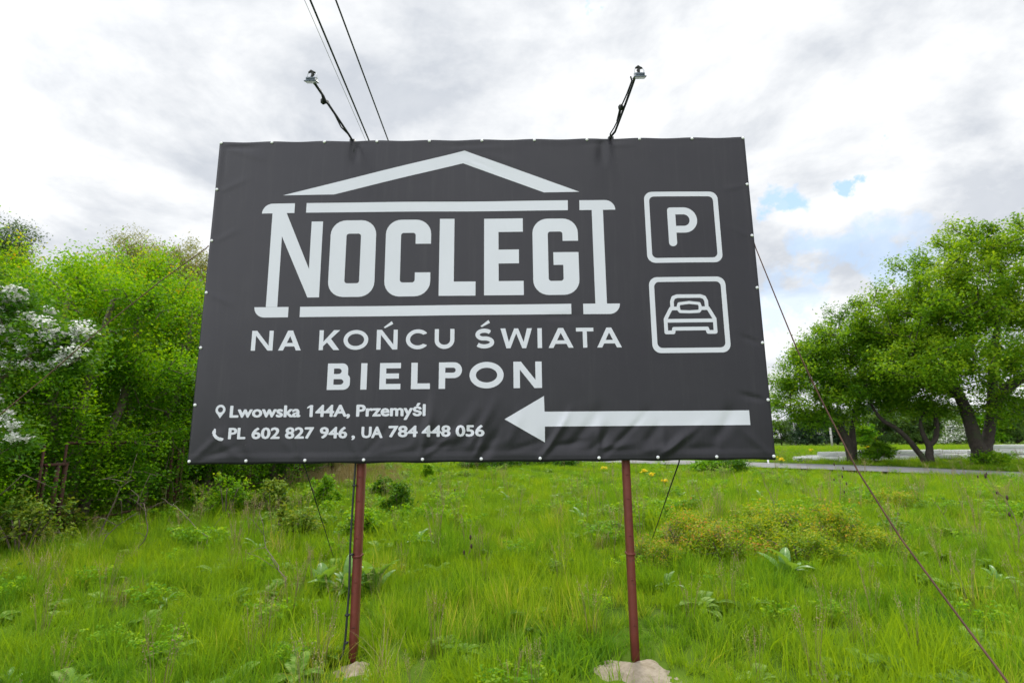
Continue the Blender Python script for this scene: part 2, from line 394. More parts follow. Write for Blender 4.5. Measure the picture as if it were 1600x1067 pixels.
for (x0, z0, a, L, wd_, am) in ((-2.45, 2.945, 0, .42, .016, -.013), (-2.42, 2.93, -18, .5, .02, .006), (-1.9, 2.965, 0, .4, .012, -.006),
        (-1.2, 3.0, -90, .30, .03, -.012), (-1.22, 2.96, 2, .25, .014, -.008), (1.14, 3.0, -90, .34, .035, -.014), (.95, 2.945, 4, .5, .016, -.008),
        (1.2, 2.93, 0, .3, .016, .006), (-.35, 2.90, 2, .8, .025, .006), (-.3, 2.93, 3, .6, .014, -.006), (.0, 2.86, -20, .5, .03, .005), (1.9, 2.965, 2, .5, .012, -.008),
        (-2.45, 2.5, 25, .35, .02, .005), (-2.45, 2.0, 30, .3, .02, .004), (-2.45, 1.5, -25, .3, .02, .004), (-2.44, 2.93, -90, .4, .012, -.006), (2.45, 1.0, 155, .2, .012, -.006),
        (2.45, .5, 165, .25, .012, -.007), (2.45, 2.5, 190, .25, .015, .004), (2.45, 2.0, 150, .25, .015, .004), (-2.45, .05, 40, .4, .02, .005), (-2.4, .04, 15, .4, .016, -.004), (2.45, .05, 140, .4, .02, .004),
        (.55, 1.26, 0, .4, .02, -.005), (-.2, 2.8, -22, .4, .012, .004), (-.1, 2.78, -24, .4, .012, -.004)):
    FOLDS.append((x0, z0, R(a), L, wd_, am))
def wrinkle(x, z):
    x = np.asarray(x, float); z = np.asarray(z, float); o = np.zeros(np.broadcast(x, z).shape)
    for (x0, z0, a, L, wd_, am) in FOLDS:
        dx, dz = x - x0, z - z0; s = (dx * math.cos(a) + dz * math.sin(a)) / L; n = -dx * math.sin(a) + dz * math.cos(a)
        n = n - .10 * L * (s * s) * (1 if a < 2 else -1) * (1 if z0 < .5 else 0)
        ww = wd_ * (1 + .8 * np.clip(s, 0, 1))
        o += am * np.exp(-(n / ww) ** 2) * sstep(-.12, .18, s) * (1 - sstep(.45, 1.05, s))
    o += .006 * np.sin(x * 2.1 + 1) * np.sin(z * 1.9) + .0025 * np.sin(x * 5.3 + z * 2.2)
    o += .0035 * (1 - sstep(.055, .085, z)) + .003 * sstep(2.94, 2.96, z)        # hems
    e = np.minimum(np.minimum(x + 2.5, 2.5 - x), np.minimum(z, 3 - z))
    return -(o * (.35 + .65 * sstep(0, .10, e)))
G = .02
bill = empty('billboard', (0, 0, 0), 'large black banner billboard with white writing on two red steel posts', 'billboard')
gx = np.linspace(-2.5, 2.5, 251); gz = np.linspace(0, 3, 151)
X, Z = np.meshgrid(gx, gz); Y = wrinkle(X, Z)
edge = lambda x, z: 0.006 * np.sin(x * 6.3 * 1.0)       # slight scallop between the eyelets
Zt = Z + np.where(Z > 2.99, .004 * np.cos(X * 4 * PI) - .006, 0) + np.where(Z < .01, -.004 * np.cos(X * 4 * PI), 0)
Vb = np.stack([X, Y, Zt + BZ], -1).reshape(-1, 3)
bn = MB()
idx = np.arange(251 * 151).reshape(151, 251)
q = np.stack([idx[:-1, :-1], idx[:-1, 1:], idx[1:, 1:], idx[1:, :-1]], -1).reshape(-1, 4)
bn.addn(Vb, q, .5)
# the sheet wraps back round the frame on all four sides
ring = [(i, 0) for i in range(251)] + [(250, j) for j in range(1, 151)] + [(i, 150) for i in range(249, -1, -1)] + [(0, j) for j in range(149, 0, -1)]
rv = []; base = []
for (i, j) in ring:
    p = Vb[idx[j, i]]; cx, cz = (p[0]) * .0006, (p[2] - BZ - 1.5) * .001
    rv += [(p[0] + cx, p[1] + .012, p[2] + cz), (p[0] + cx, .062, p[2] + cz)]; base.append(idx[j, i])
o0 = bn.n; bn.v.append(np.array(rv)); bn.n += len(rv); n_ = len(ring)
for k in range(n_):
    k2 = (k + 1) % n_
    bn.f.append([int(base[k2]), int(base[k]), o0 + 2 * k, o0 + 2 * k2]); bn.t.append(.5)
    bn.f.append([o0 + 2 * k2, o0 + 2 * k, o0 + 2 * k + 1, o0 + 2 * k2 + 1]); bn.t.append(.5)
banner = bn.build('banner', VINYL, bill, smooth=True)

def inside(ops, x, z):
    """last operation covering the point decides"""
    r = np.zeros(x.shape, bool)
    for add, poly in ops:
        if poly[0] == 'edges':
            A, B = poly[1], poly[2]; wn = np.zeros(x.shape)
            for (ax, az), (bx_, bz_) in zip(A, B):
                cr = (bx_ - ax) * (z - az) - (x - ax) * (bz_ - az)
                wn += ((az <= z) & (bz_ > z) & (cr > 0)).astype(int) - ((az > z) & (bz_ <= z) & (cr < 0)).astype(int)
            m = wn != 0
        else:
            m = np.zeros(x.shape, bool); n = len(poly)
            for i in range(n):
                ax, az = poly[i]; bx_, bz_ = poly[(i + 1) % n]
                if az == bz_: continue
                c = ((az > z) != (bz_ > z)) & (x < (bx_ - ax) * (z - az) / (bz_ - az) + ax); m ^= c
        r = np.where(m, add, r)
    return r
def decal(name, ops, parent=banner, label=None):
    """printed shape cut along the banner's own grid so that it follows every crease"""
    vs, es = [], []
    for add, poly in ops:
        b = len(vs)
        if poly[0] == 'edges':
            d = {}
            def vi(p):
                k = (round(p[0], 6), round(p[1], 6))
                if k not in d: d[k] = len(vs); vs.append(Vector(k))
                return d[k]
            for a, c in zip(poly[1], poly[2]):
                i, j = vi(a), vi(c)
                if i != j: es.append((i, j))
        else:
            vs += [Vector(p) for p in poly]; n = len(poly); es += [(b + i, b + (i + 1) % n) for i in range(n)]
    x0 = min(v.x for v in vs); x1 = max(v.x for v in vs); z0 = min(v.y for v in vs); z1 = max(v.y for v in vs)
    k = math.floor(x0 / G)
    while k * G <= x1:
        b = len(vs); vs += [Vector((k * G, z0 - .01)), Vector((k * G, z1 + .01))]; es.append((b, b + 1)); k += 1
    k = math.floor(z0 / G)
    while k * G <= z1:
        b = len(vs); vs += [Vector((x0 - .01, k * G)), Vector((x1 + .01, k * G))]; es.append((b, b + 1)); k += 1
    rv, re, rf_, *_ = delaunay_2d_cdt(vs, es, [], 0, 1e-6)
    P = np.array([(v.x, v.y) for v in rv]); T = np.array([t for t in rf_ if len(t) == 3])
    C = P[T].mean(1)
    T = T[inside(ops, C[:, 0], C[:, 1])]
    a = P[T]; ar = (a[:, 1, 0] - a[:, 0, 0]) * (a[:, 2, 1] - a[:, 0, 1]) - (a[:, 2, 0] - a[:, 0, 0]) * (a[:, 1, 1] - a[:, 0, 1])
    T = np.where(ar[:, None] > 0, T, T[:, ::-1])
    us, inv = np.unique(T, return_inverse=True); P = P[us]; T = inv.reshape(T.shape)
    m = MB(); m.addn(np.stack([P[:, 0], wrinkle(P[:, 0], P[:, 1]) - .0025, P[:, 1] + BZ], -1), T, .5)
    o = m.build(name, PRINT, parent, smooth=True)
    if label: o['label'] = label
    return o
def rrect(x0, z0, x1, z1, r, k=7):
    r = [r] * 4 if np.isscalar(r) else r        # bl, br, tr, tl
    out = []
    for (cx, cz, a, q) in ((x0, z0, 180, 0), (x1, z0, 270, 1), (x1, z1, 0, 2), (x0, z1, 90, 3)):
        rad = r[q]; ex = cx + (rad if cx == x0 else -rad); ez = cz + (rad if cz == z0 else -rad)
        if rad < 1e-4: out.append((cx, cz)); continue
        for i in range(k + 1):
            t = R(a + 90 * i / k); out.append((ex + rad * math.cos(t), ez + rad * math.sin(t)))
    return out
def ell(cx, cz, rx, rz, k=36): return [(cx + rx * math.cos(2 * PI * i / k), cz + rz * math.sin(2 * PI * i / k)) for i in range(k)]
def rect(x0, z0, x1, z1): return [(x0, z0), (x1, z0), (x1, z1), (x0, z1)]
def stroke(pl, w_, rnd=True, closed=False):
    ops = []; n = len(pl); seg = list(zip(pl[:-1], pl[1:])) + ([(pl[-1], pl[0])] if closed else [])
    for (a, b) in seg:
        L = math.hypot(b[0] - a[0], b[1] - a[1]); nx_, nz_ = -(b[1] - a[1]) / L * w_ / 2, (b[0] - a[0]) / L * w_ / 2
        ops.append((True, [(a[0] + nx_, a[1] + nz_), (b[0] + nx_, b[1] + nz_), (b[0] - nx_, b[1] - nz_), (a[0] - nx_, a[1] - nz_)]))
    for i, p in enumerate(pl):
        if rnd or (0 < i < n - 1): ops.append((True, ell(p[0], p[1], w_ / 2 * .999, w_ / 2 * .999, 14)))
    return ops
A_ = True; S_ = False
# the gabled house of the emblem
decal('roof_emblem', [(A_, [(-1.856, 2.442), (-.164, 2.884), (.912, 2.454), (.582, 2.450), (-.178, 2.755), (-1.377, 2.447)])])
decal('eaves_bar', [(A_, [(-1.629, 2.268), (.799, 2.271), (.801, 2.370), (-1.629, 2.363)])])
decal('base_bar', [(A_, [(-1.627, 1.277), (.803, 1.281), (.803, 1.375), (-1.628, 1.371)])])
def arc(cx, cz, r, a0, a1, k=8): return [(cx + r * math.cos(R(a0 + (a1 - a0) * i / k)), cz + r * math.sin(R(a0 + (a1 - a0) * i / k))) for i in range(k + 1)]
decal('letter', [(A_, arc(-1.944, 2.265, .096, 180, 90) + [(-1.737, 2.362), (-1.737, 2.266)]),
    (A_, [(-1.941, 2.27), (-1.937, 1.372), (-1.834, 1.372), (-1.838, 2.27)]), (A_, arc(-1.944, 1.371, .095, 180, 270) + [(-1.732, 1.276), (-1.732, 1.371)]),
    (A_, [(-1.90, 2.27), (-1.810, 2.27), (-1.568, 1.721), (-1.463, 1.457), (-1.568, 1.457), (-1.838, 2.041)]),
    (A_, [(-1.571, 2.180), (-1.466, 2.180), (-1.463, 1.457), (-1.568, 1.457)])])
decal('letter', [(A_, rrect(-1.389, 1.459, -.971, 2.189, .14)), (S_, rrect(-1.243, 1.586, -1.110, 2.059, .025))])
decal('letter', [(A_, rrect(-.881, 1.459, -.465, 2.189, .14)), (S_, rrect(-.741, 1.589, -.606, 2.061, .025)), (S_, rect(-.66, 1.682, -.40, 1.955))])
decal('letter', [(A_, [(-.387, 1.460), (-.055, 1.459), (-.055, 1.592), (-.252, 1.592), (-.252, 2.197), (-.387, 2.197)])])
decal('letter', [(A_, [(.022, 1.461), (.380, 1.461), (.380, 1.594), (.154, 1.594), (.154, 1.761), (.340, 1.761), (.340, 1.894), (.154, 1.894), (.154, 2.065), (.379, 2.065), (.379, 2.196), (.022, 2.196)])])
decal('letter', [(A_, rrect(.467, 1.459, .884, 2.189, .14)), (S_, rrect(.607, 1.590, .742, 2.062, .025)), (S_, rect(.70, 1.862, .95, 1.971)), (A_, rect(.654, 1.741, .8835, 1.862))])
decal('letter', [(A_, [(.907, 2.271), (.908, 2.369)] + arc(1.142, 2.271, .097, 90, 0)), (A_, rect(1.020, 1.37, 1.124, 2.28)), (A_, [(.910, 1.375)] + [(1.24, 1.375)] + arc(1.144, 1.375, .096, 0, -90) + [(.910, 1.279)])])
# round-cornered symbols
decal('parking_symbol_frame', [(A_, rrect(1.509, 1.752, 2.195, 2.441, .075)), (S_, rrect(1.555, 1.798, 2.150, 2.394, .045))])
decal('parking_letter', [(A_, rrect(1.715, 1.908, 1.789, 2.284, .036)), (A_, rrect(1.715, 2.037, 1.987, 2.284, [.004, .123, .123, .03], 10)), (S_, rrect(1.789, 2.103, 1.917, 2.215, [.001, .055, .055, .001], 10))])
decal('bed_symbol_frame', [(A_, rrect(1.511, .923, 2.200, 1.617, .075)), (S_, rrect(1.557, .968, 2.156, 1.572, .045))])
bw = .033
bed = stroke([(1.708, 1.325), (1.708, 1.39), (1.722, 1.425), (1.757, 1.438), (1.965, 1.437), (2.0, 1.424), (2.015, 1.39), (2.016, 1.325)], bw)
bed += stroke([(1.766, 1.31), (1.776, 1.297), (1.86, 1.293), (1.944, 1.297), (1.955, 1.31), (1.957, 1.345), (1.95, 1.368), (1.86, 1.379), (1.77, 1.368), (1.762, 1.345)], .027, True, True)
bed += stroke([(1.75, 1.325), (1.695, 1.325), (1.642, 1.228), (1.642, 1.108), (1.705, 1.108), (1.712, 1.140), (2.006, 1.140), (2.013, 1.108), (2.078, 1.108), (2.078, 1.228), (2.027, 1.325), (1.965, 1.325)], bw)
bed += stroke([(1.642, 1.213), (2.078, 1.213)], bw)
decal('bed_symbol', bed)
decal('arrow', [(A_, [(.200, .357), (.544, .158), (.546, .292), (2.311, .290), (2.311, .415), (.545, .419), (.543, .554)])])
decal('map_pin', [(A_, ell(-2.256, .459, .043, .044)), (A_, [(-2.297, .446), (-2.255, .386), (-2.215, .446)]), (S_, ell(-2.256, .460, .022, .023))])
ph = stroke([(-2.295, .275), (-2.290, .248), (-2.268, .224), (-2.24, .209), (-2.222, .208)], .026)
ph += [(A_, [(-2.312, .262), (-2.294, .300), (-2.281, .296), (-2.276, .264), (-2.296, .250)]), (A_, [(-2.250, .212), (-2.235, .226), (-2.206, .215), (-2.210, .203), (-2.236, .196)])]
decal('telephone_symbol', ph)
def glyph(ch, x0, x1, z0, z1, w_):
    H_ = z1 - z0; xm = (x0 + x1) / 2; d = w_ * 1.18; ops = []
    if ch in 'NŃ': ops = [(A_, rect(x0, z0, x0 + w_, z1)), (A_, rect(x1 - w_, z0, x1, z1)), (A_, [(x0 + .001, z1), (x0 + d, z1), (x1 - .001, z0), (x1 - d, z0)])]
    if ch == 'A': ops = [(A_, [(x0, z0), (x0 + d, z0), (xm + d / 2, z1), (xm - d / 2, z1)]), (A_, [(x1 - d, z0), (x1, z0), (xm + d / 2, z1), (xm - d / 2, z1)]), (A_, rect(x0 + (xm - x0) * .36, z0 + .2 * H_, x1 - (xm - x0) * .36, z0 + .2 * H_ + w_ * .85))]
    if ch == 'K': ops = [(A_, rect(x0, z0, x0 + w_, z1)), (A_, [(x0 + w_ * .6, z0 + .32 * H_), (x1 - d * 1.25, z1), (x1, z1), (x0 + w_ * .6, z0 + .32 * H_ - 0.0 + w_ * -1.0)]), (A_, [(xm - d * .9, z0 + .50 * H_), (xm + d * .0, z0 + .66 * H_), (x1, z0), (x1 - d * 1.2, z0)])]
    if ch == 'O': ops = [(A_, ell(xm, (z0 + z1) / 2, (x1 - x0) / 2, H_ / 2, 48)), (S_, ell(xm, (z0 + z1) / 2, (x1 - x0) / 2 - w_, H_ / 2 - w_ * .92, 48))]
    if ch == 'C':
        rx, rz = (x1 - x0) * .56, H_ / 2; cx = x0 + rx; cz = (z0 + z1) / 2
        ops = [(A_, ell(cx, cz, rx, rz, 48)), (S_, ell(cx, cz, rx - w_, rz - w_ * .92, 48)), (S_, [(cx + rx * .35, cz + rz * .42), (x1 + .1, cz + rz * .95), (x1 + .1, cz - rz * .95), (cx + rx * .35, cz - rz * .42)]), (S_, rect(x1 - .004, z0, x1 + .1, z1))]
    if ch == 'U':
        rr = (x1 - x0) / 2; ops = [(A_, rect(x0, z0 + rr * .9, x1, z1)), (A_, ell(xm, z0 + rr * .9, rr, rr * .9, 40)), (S_, ell(xm, z0 + rr * .9, rr - w_, rr * .9 - w_, 40)), (S_, rect(x0 + w_, z0 + rr * .9, x1 - w_, z1 + .05))]
    if ch in 'SŚ':
        a = w_ / 2; rx = (x1 - x0) / 2 - a; rt = H_ * .25 - a * .45; p = []
        zc1, zc2 = z1 - a - rt, z0 + a + rt
        for i in range(13): t = R(35 + 215 * i / 12); p.append((xm + rx * .86 * math.cos(t), zc1 + rt * math.sin(t)))
        for i in range(13): t = R(75 - 222 * i / 12); p.append((xm + rx * .98 * math.cos(t), zc2 + rt * math.sin(t)))
        ops = stroke(p, w_, False)
    if ch == 'W':
        q = (x1 - x0) / 4; e = w_ * .95
        ops = [(A_, [(x0, z1), (x0 + d, z1), (x0 + q + e / 2, z0), (x0 + q - e / 2, z0)]), (A_, [(xm - e / 2, z1), (xm + e / 2, z1), (x0 + q + e / 2, z0), (x0 + q - e / 2, z0)]),
               (A_, [(xm - e / 2, z1), (xm + e / 2, z1), (x1 - q + e / 2, z0), (x1 - q - e / 2, z0)]), (A_, [(x1 - d, z1), (x1, z1), (x1 - q + e / 2, z0), (x1 - q - e / 2, z0)])]
    if ch == 'I': ops = [(A_, rect(x0, z0, x1, z1))]
    if ch == 'T': ops = [(A_, rect(x0, z1 - w_ * .9, x1, z1)), (A_, rect(xm - w_ / 2, z0, xm + w_ / 2, z1))]
    if ch == 'L': ops = [(A_, rect(x0, z0, x0 + w_, z1)), (A_, rect(x0, z0, x1, z0 + w_ * .88))]
    if ch == 'E': ops = [(A_, rect(x0, z0, x0 + w_, z1)), (A_, rect(x0, z0, x1, z0 + w_ * .85)), (A_, rect(x0, z1 - w_ * .85, x1, z1)), (A_, rect(x0, z0 + H_ / 2 - w_ * .4, x1 - .015, z0 + H_ / 2 + w_ * .42))]
    if ch == 'P':
        hb = H_ * .60; zb = z1 - hb; ops = [(A_, rrect(x0, zb, x1, z1, [0, hb / 2, hb / 2, 0])), (S_, rrect(x0 + w_, zb + w_ * .85, x1 - w_, z1 - w_ * .85, [0, (hb - 1.7 * w_) / 2, (hb - 1.7 * w_) / 2, 0])), (A_, rect(x0, z0, x0 + w_, z1))]
    if ch == 'B':
        zb = z0 + H_ * .50; t = w_ * .8
        ops = [(A_, rrect(x0, z0, x1, zb + t / 2, [0, H_ * .24, H_ * .2, 0])), (A_, rrect(x0, zb - t / 2, x1 - .02, z1, [0, H_ * .1, H_ * .22, 0])),
               (S_, rrect(x0 + w_, z0 + t, x1 - w_, zb - t / 2, [0, H_ * .13, H_ * .13, 0])), (S_, rrect(x0 + w_, zb + t / 2, x1 - w_ - .02, z1 - t, [0, H_ * .12, H_ * .12, 0]))]
    if ch in 'ŃŚ':
        k = .50 if ch == 'Ń' else .50
        cx = xm + (0 if ch == 'Ń' else .0); a = z1 + .022
        ops.append((A_, [(cx - .035, a), (cx - .022, a - .008), (cx + .050, a + .030), (cx + .036, a + .056)]))
    return ops
for ch, x0, x1 in (('N', -2.040, -1.849), ('A', -1.800, -1.599), ('K', -1.440, -1.258), ('O', -1.224, -1.005), ('Ń', -.931, -.745), ('C', -.671, -.482), ('U', -.415, -.240), ('Ś', -.064, .114),
                   ('W', .168, .447), ('I', .496, .535), ('A', .592, .813), ('T', .838, .993), ('A', 1.022, 1.240)):
    decal('letter', glyph(ch, x0, x1, .976, 1.155, .037))
for ch, x0, x1 in (('B', -1.350, -1.150), ('I', -1.057, -1.003), ('E', -.892, -.708), ('L', -.616, -.450), ('P', -.373, -.170), ('O', -.104, .194), ('N', .280, .528)):
    decal('letter', glyph(ch, x0, x1, .624, .856, .056))
# the two small lines, set in Blender's own typeface
def word(txt, x0, x1, zb, cap, bold=.0095):
    def tris(t):
        cu = bpy.data.curves.new('txt', 'FONT'); cu.body = t; cu.resolution_u = 3; cu.dimensions = '2D'; cu.fill_mode = 'FRONT'
        o = bpy.data.objects.new('txt', cu); col.objects.link(o); bpy.context.view_layer.update()
        me = bpy.data.meshes.new_from_object(o.evaluated_get(bpy.context.evaluated_depsgraph_get()))
        key = [(round(v.co.x, 5), round(v.co.y, 5)) for v in me.vertices]; cnt = {}
        for p in me.polygons:
            vs = [key[i] for i in p.vertices]
            if sum(vs[i][0] * vs[(i + 1) % len(vs)][1] - vs[(i + 1) % len(vs)][0] * vs[i][1] for i in range(len(vs))) < 0: vs = vs[::-1]
            for i in range(len(vs)):
                a, b = vs[i], vs[(i + 1) % len(vs)]
                if (b, a) in cnt: del cnt[(b, a)]
                else: cnt[(a, b)] = 1
        bpy.data.objects.remove(o); bpy.data.curves.remove(cu); bpy.data.meshes.remove(me)
        return list(cnt)
    ch_ = max(p[1] for e in tris('H') for p in e)
    E_ = tris(txt); mn = min(p[0] for e in E_ for p in e); mxx = max(p[0] for e in E_ for p in e)
    r_ = bold * cap / .1 * .62
    sx = (x1 - x0 - 2 * r_) / (mxx - mn); sz = (cap - 1.4 * r_) / ch_
    ops = []
    for (dx, dz) in [(0, 0)] + [(r_ * math.cos(R(a)), .7 * r_ * math.sin(R(a))) for a in (0, 45, 90, 135, 180, 225, 270, 315)]:
        T = lambda p: (x0 + r_ + (p[0] - mn) * sx + dx, zb + .7 * r_ + p[1] * sz + dz)
        ops.append((A_, ('edges', [T(a) for a, b in E_], [T(b) for a, b in E_])))
    if txt[0] == '1': ops.append((A_, [(x0 - .026, zb + .072), (x0 - .020, zb + .088), (x0 + .004, zb + cap), (x0 + .02, zb + cap), (x0 + .012, zb + .080), (x0 - .002, zb + .080)]))
    decal('printed_word', ops)
for t, x0, x1 in (('Lwowska', -2.174, -1.565), ('144A,', -1.487, -1.135), ('Przemyśl', -1.083, -.482)): word(t, x0, x1, .391, .103)
for t, x0, x1 in (('PL', -2.171, -2.021), ('602', -1.973, -1.730), ('827', -1.687, -1.438), ('946', -1.390, -1.150), (',', -1.114, -1.083), ('UA', -1.030, -.847), ('784', -.799, -.547), ('448', -.513, -.264), ('056', -.221, .028)):
    word(t, x0, x1, .208 if x0 < -.85 else .213, .097)
# eyelets
ey = MB(); ey.lathe([(.0138, 0), (.0138, -.003), (.011, -.007), (.006, -.010), (.0015, -.011)], 14, axis='y')
em = ey.mesh('eyelet', CAPW, True)
pos = [(x, 2.985) for x in EYE_X] + [(x, .026) for x in EYE_X] + [(s * 2.482, z) for s in (-1, 1) for z in (.503, 1.006, 1.51, 2.006, 2.512)]
for (x, z) in pos:
    o = bpy.data.objects.new('eyelet', em); col.objects.link(o); o.parent = bill
    o.location = (x, float(wrinkle(x, z)) - .002, z + BZ)
# frame and posts
fr = MB()
for z in (.03, .77, 1.5, 2.23, 2.97): fr.box((0, .040, z + BZ), (4.96, .036, .05))
for x in (-2.465, -1.65, -.25, .45, 1.85, 2.465): fr.box((x, .0715, 1.5 + BZ), (.05, .026, 2.94))
fr.build('frame', REDP, bill)
def post(x0, x1, zb, side):
    m = MB(); mm = []
    n = 14
    for i in range(n + 1):
        t = i / n; z = 4.4 + (zb - 4.4) * t; x = x0 + (x1 - x0) * t; w2, d2 = .030, .045
        if 7 < i: w2, d2 = .0285, .043
        mm.append([(x - w2, .088, z), (x + w2, .088, z), (x + w2, .088 + 2 * d2, z), (x - w2, .088 + 2 * d2, z)])
    Vp = np.array(mm).reshape(-1, 3); Fp = []
    for i in range(n):
        for j in range(4): Fp.append((4 * i + (j + 1) % 4, 4 * i + j, 4 * i + 4 + j, 4 * i + 4 + (j + 1) % 4))
    Fp += [(0, 1, 2, 3), (4 * n + 3, 4 * n + 2, 4 * n + 1, 4 * n)]
    m.add(Vp, Fp)
    # welded splice collar and bolt heads
    zz = .80; t = (4.4 - zz) / (4.4 - zb); x = x0 + (x1 - x0) * t
    m.box((x, .133, zz), (.068, .104, .018))
    for z in (.25, .6, .95, 1.25, 1.45):
        t = (4.4 - z) / (4.4 - zb); x = x0 + (x1 - x0) * t
        m.lathe([(.006, 0), (.006, -.006)], 6, c=(x - .008, .088, z), axis='y'); m.lathe([(.006, 0), (.006, -.006)], 6, c=(x + .008, .088, z), axis='y')
    return m.build('post', REDP, bill)
post(-1.045, -1.056, -.15, 1); post(1.245, 1.256, -.12, -1)
# black cable tied down the left post
cb = MB(); rc = random.Random(2)
cpts = [(-1.094 + .006 * math.sin(i * 1.9) - .012 * (i > 9), .080 + .004 * math.cos(i * 2.3), 4.5 - i * .36) for i in range(13)] + [(-1.12, .06, .06), (-1.16, .03, -.02)]
cb.tube(cpts, .009, 8); cab = cb.build('cable', BLACKP, bill, smooth=True)
for z in (1.38, .82, .35, .14):
    tb = MB(); tb.box((-1.092 - (.012 if z < .5 else 0), .078, z), (.032, .03, .014)); tb.build('cable_tie', BLACKP, cab)

# ------------------------------------------------------------------ floodlights on arms
def flood(xb, hx, hy, hz, pts, bracket_side, label, knot):
    root = empty('floodlight', (xb, 0, BZ + 3), label, 'floodlight', 'floodlights on arms above the billboard')
    L0 = np.array((xb, 0, BZ + 3))
    def part(m, name, ma, parent=root, smooth=False):
        m.v = [v - L0 for v in m.v]; return m.build(name, ma, parent, smooth)
    a = MB(); a.tube(pts, [.0105] * len(pts), 8); a.box((xb, .035, BZ + 2.95), (.05, .06, .14)); part(a, 'arm', BLACKP, smooth=False)
    c = MB(); off = [(-.016 + .012 * math.sin(i * 2.1), 0, .014 + .012 * math.cos(i * 1.7)) for i in range(9)]
    P = []
    for i in range(9):
        t = i / 8 * (len(pts) - 1); k = min(int(t), len(pts) - 2); s = t - k
        p = np.array(pts[k]) * (1 - s) + np.array(pts[k + 1]) * s; P.append(tuple(p + np.array(off[i])))
    c.tube(P, .0065, 6); part(c, 'cable', DARKW, smooth=True)
    j = MB(); q = P[knot]; j.lathe([(.008, -.025), (.022, -.012), (.024, .01), (.010, .03)], 8, c=q); j.tube([P[knot - 1], q], [.012, .012], 6); part(j, 'cable_joint', DARKW)
    h = MB(); w1, w2 = .036, .046
    # shallow tray housing with a wider glass rim, tipped to face the board
    zt, zb = hz + .015, hz - .020
    Vh = []
    for (ww, dd, zz) in ((w1, .026, zt), (w1, .026, hz - .008), (w2, .036, zb), (w2, .036, zb - .005)):
        Vh += [(hx - ww, hy - dd, zz), (hx + ww, hy - dd, zz), (hx + ww, hy + dd, zz + .03), (hx - ww, hy + dd, zz + .03)]
    Fh = [(3, 2, 1, 0), (12, 13, 14, 15)] + [(4 * i + j_, 4 * i + (j_ + 1) % 4, 4 * i + 4 + (j_ + 1) % 4, 4 * i + 4 + j_) for i in range(3) for j_ in range(4)]
    h.add(Vh, [f_[::-1] for f_ in Fh]); 
    for k in range(-3, 4): h.box((hx + k * .0095, hy - .027, hz + .004), (.003, .008, .02))
    hh = part(h, 'lamp_housing', GREYM)
    gsh = MB(); gsh.add([(hx - .041, hy - .031, zb - .0045), (hx + .041, hy - .031, zb - .0045), (hx + .041, hy + .031, zb + .0205), (hx - .041, hy + .031, zb + .0205)], [(0, 1, 2, 3)]); part(gsh, 'glass', GLASS, hh)
    b = MB(); b.tube([(hx - .037, hy, hz), (hx - .037, hy, hz + .052), (hx - .030, hy, hz + .068), (hx - .014, hy, hz + .076), (hx + .014, hy, hz + .076), (hx + .030, hy, hz + .068), (hx + .037, hy, hz + .052), (hx + .037, hy, hz)], .0034, 6)
    for s in (-1, 1): b.lathe([(.009, 0), (.009, .012)], 8, c=(hx + s * .037 - .006, hy, hz + .002), axis='x')
    part(b, 'bracket', GALV)
    k = MB(); k.tube([(hx - .028, hy, hz + .071), (hx - .007, hy - .004, hz + .081), (hx + .009, hy, hz + .073), (hx + .026, hy, hz + .071)], [.006, .011, .010, .005], 7, wob=.12)
    k.tube([(hx, hy, hz + .073), (hx + .006 * bracket_side, hy, hz + .055), (hx - .002, hy, hz + .037), (hx + .003, hy, hz + .014)], [.010, .013, .009, .005], 7, wob=.15); part(k, 'cable_gland', DARKW)
    return root
def at(px, py, Y):
    """point at world depth y = Y seen at a photo position (used once to survey real positions)"""
    d = f + rr_ * ((px - 800) / 840) - uu_ * ((py - 533.5) / 840); t = (Y - CAM[1]) / d.y
    return np.array((CAM[0] + d.x * t, Y, CAM[2] + d.z * t))
lh = at(487, 127, -1.0)
flood(at(550, 218, 0)[0], lh[0], lh[1], lh[2], [tuple(at(552, 222, .03)), tuple(at(546, 212, -.05)), tuple(at(528, 185, -.38)), tuple(at(513, 163, -.62)), tuple(at(509, 159, -.66)), tuple(at(505, 150, -.72)), tuple(at(492, 131, -.97))], 1,
      'small grey floodlight on a kinked black arm above the roof emblem, left of the two', 5)
rh = at(999, 120, -1.0)
flood(at(955, 216, 0)[0], rh[0], rh[1], rh[2], [tuple(at(953, 220, .03)), tuple(at(955, 213, -.03)), tuple(at(961, 206, -.12)), tuple(at(966, 193, -.24)), tuple(at(978, 161, -.58)), tuple(at(988, 133, -.9)), tuple(at(991, 124, -.98))], -1,
      'small grey floodlight on a straight black arm above the board, right of the two', 5)

# ------------------------------------------------------------------ guy wires
def wire(name, pts, rad, ma, label, cat, k=6, group=None):
    m = MB(); m.tube(pts, rad, k); o = m.build(name, ma, None, smooth=True); return tag(o, label, cat, group)
gr = [tuple(at(1176, 372, .05))] + [tuple(at(px, py, yy)) for px, py, yy in ((1181, 388, .03), (1211, 462, -.0), (1245, 545, -.02), (1281, 620, -.05), (1340, 735, -.18), (1407, 840, -.38), (1492, 955, -.70), (1560, 1046, -.98), (1602, 1104, -1.14))]
gr.append((gr[-1][0] + .20, gr[-1][1] - .12, -.1))
wire('guy_wire', gr, [.0042 + .00045 * i for i in range(len(gr))], WIRE, 'rusty bowed guy wire running from the right edge of the billboard to the grass', 'guy wire', group='guy wires of the billboard')
gl_ = [tuple(at(px, py, yy)) for px, py, yy in ((326, 384, .05), (322, 388, .02), (250, 440, -.02), (160, 512, -.06), (70, 590, -.10), (0, 648, -.13))]
e1 = np.array(gl_[-1]); e0 = np.array(gl_[-2]); dd = (e1 - e0); t = (e1[2] + .1) / -dd[2]
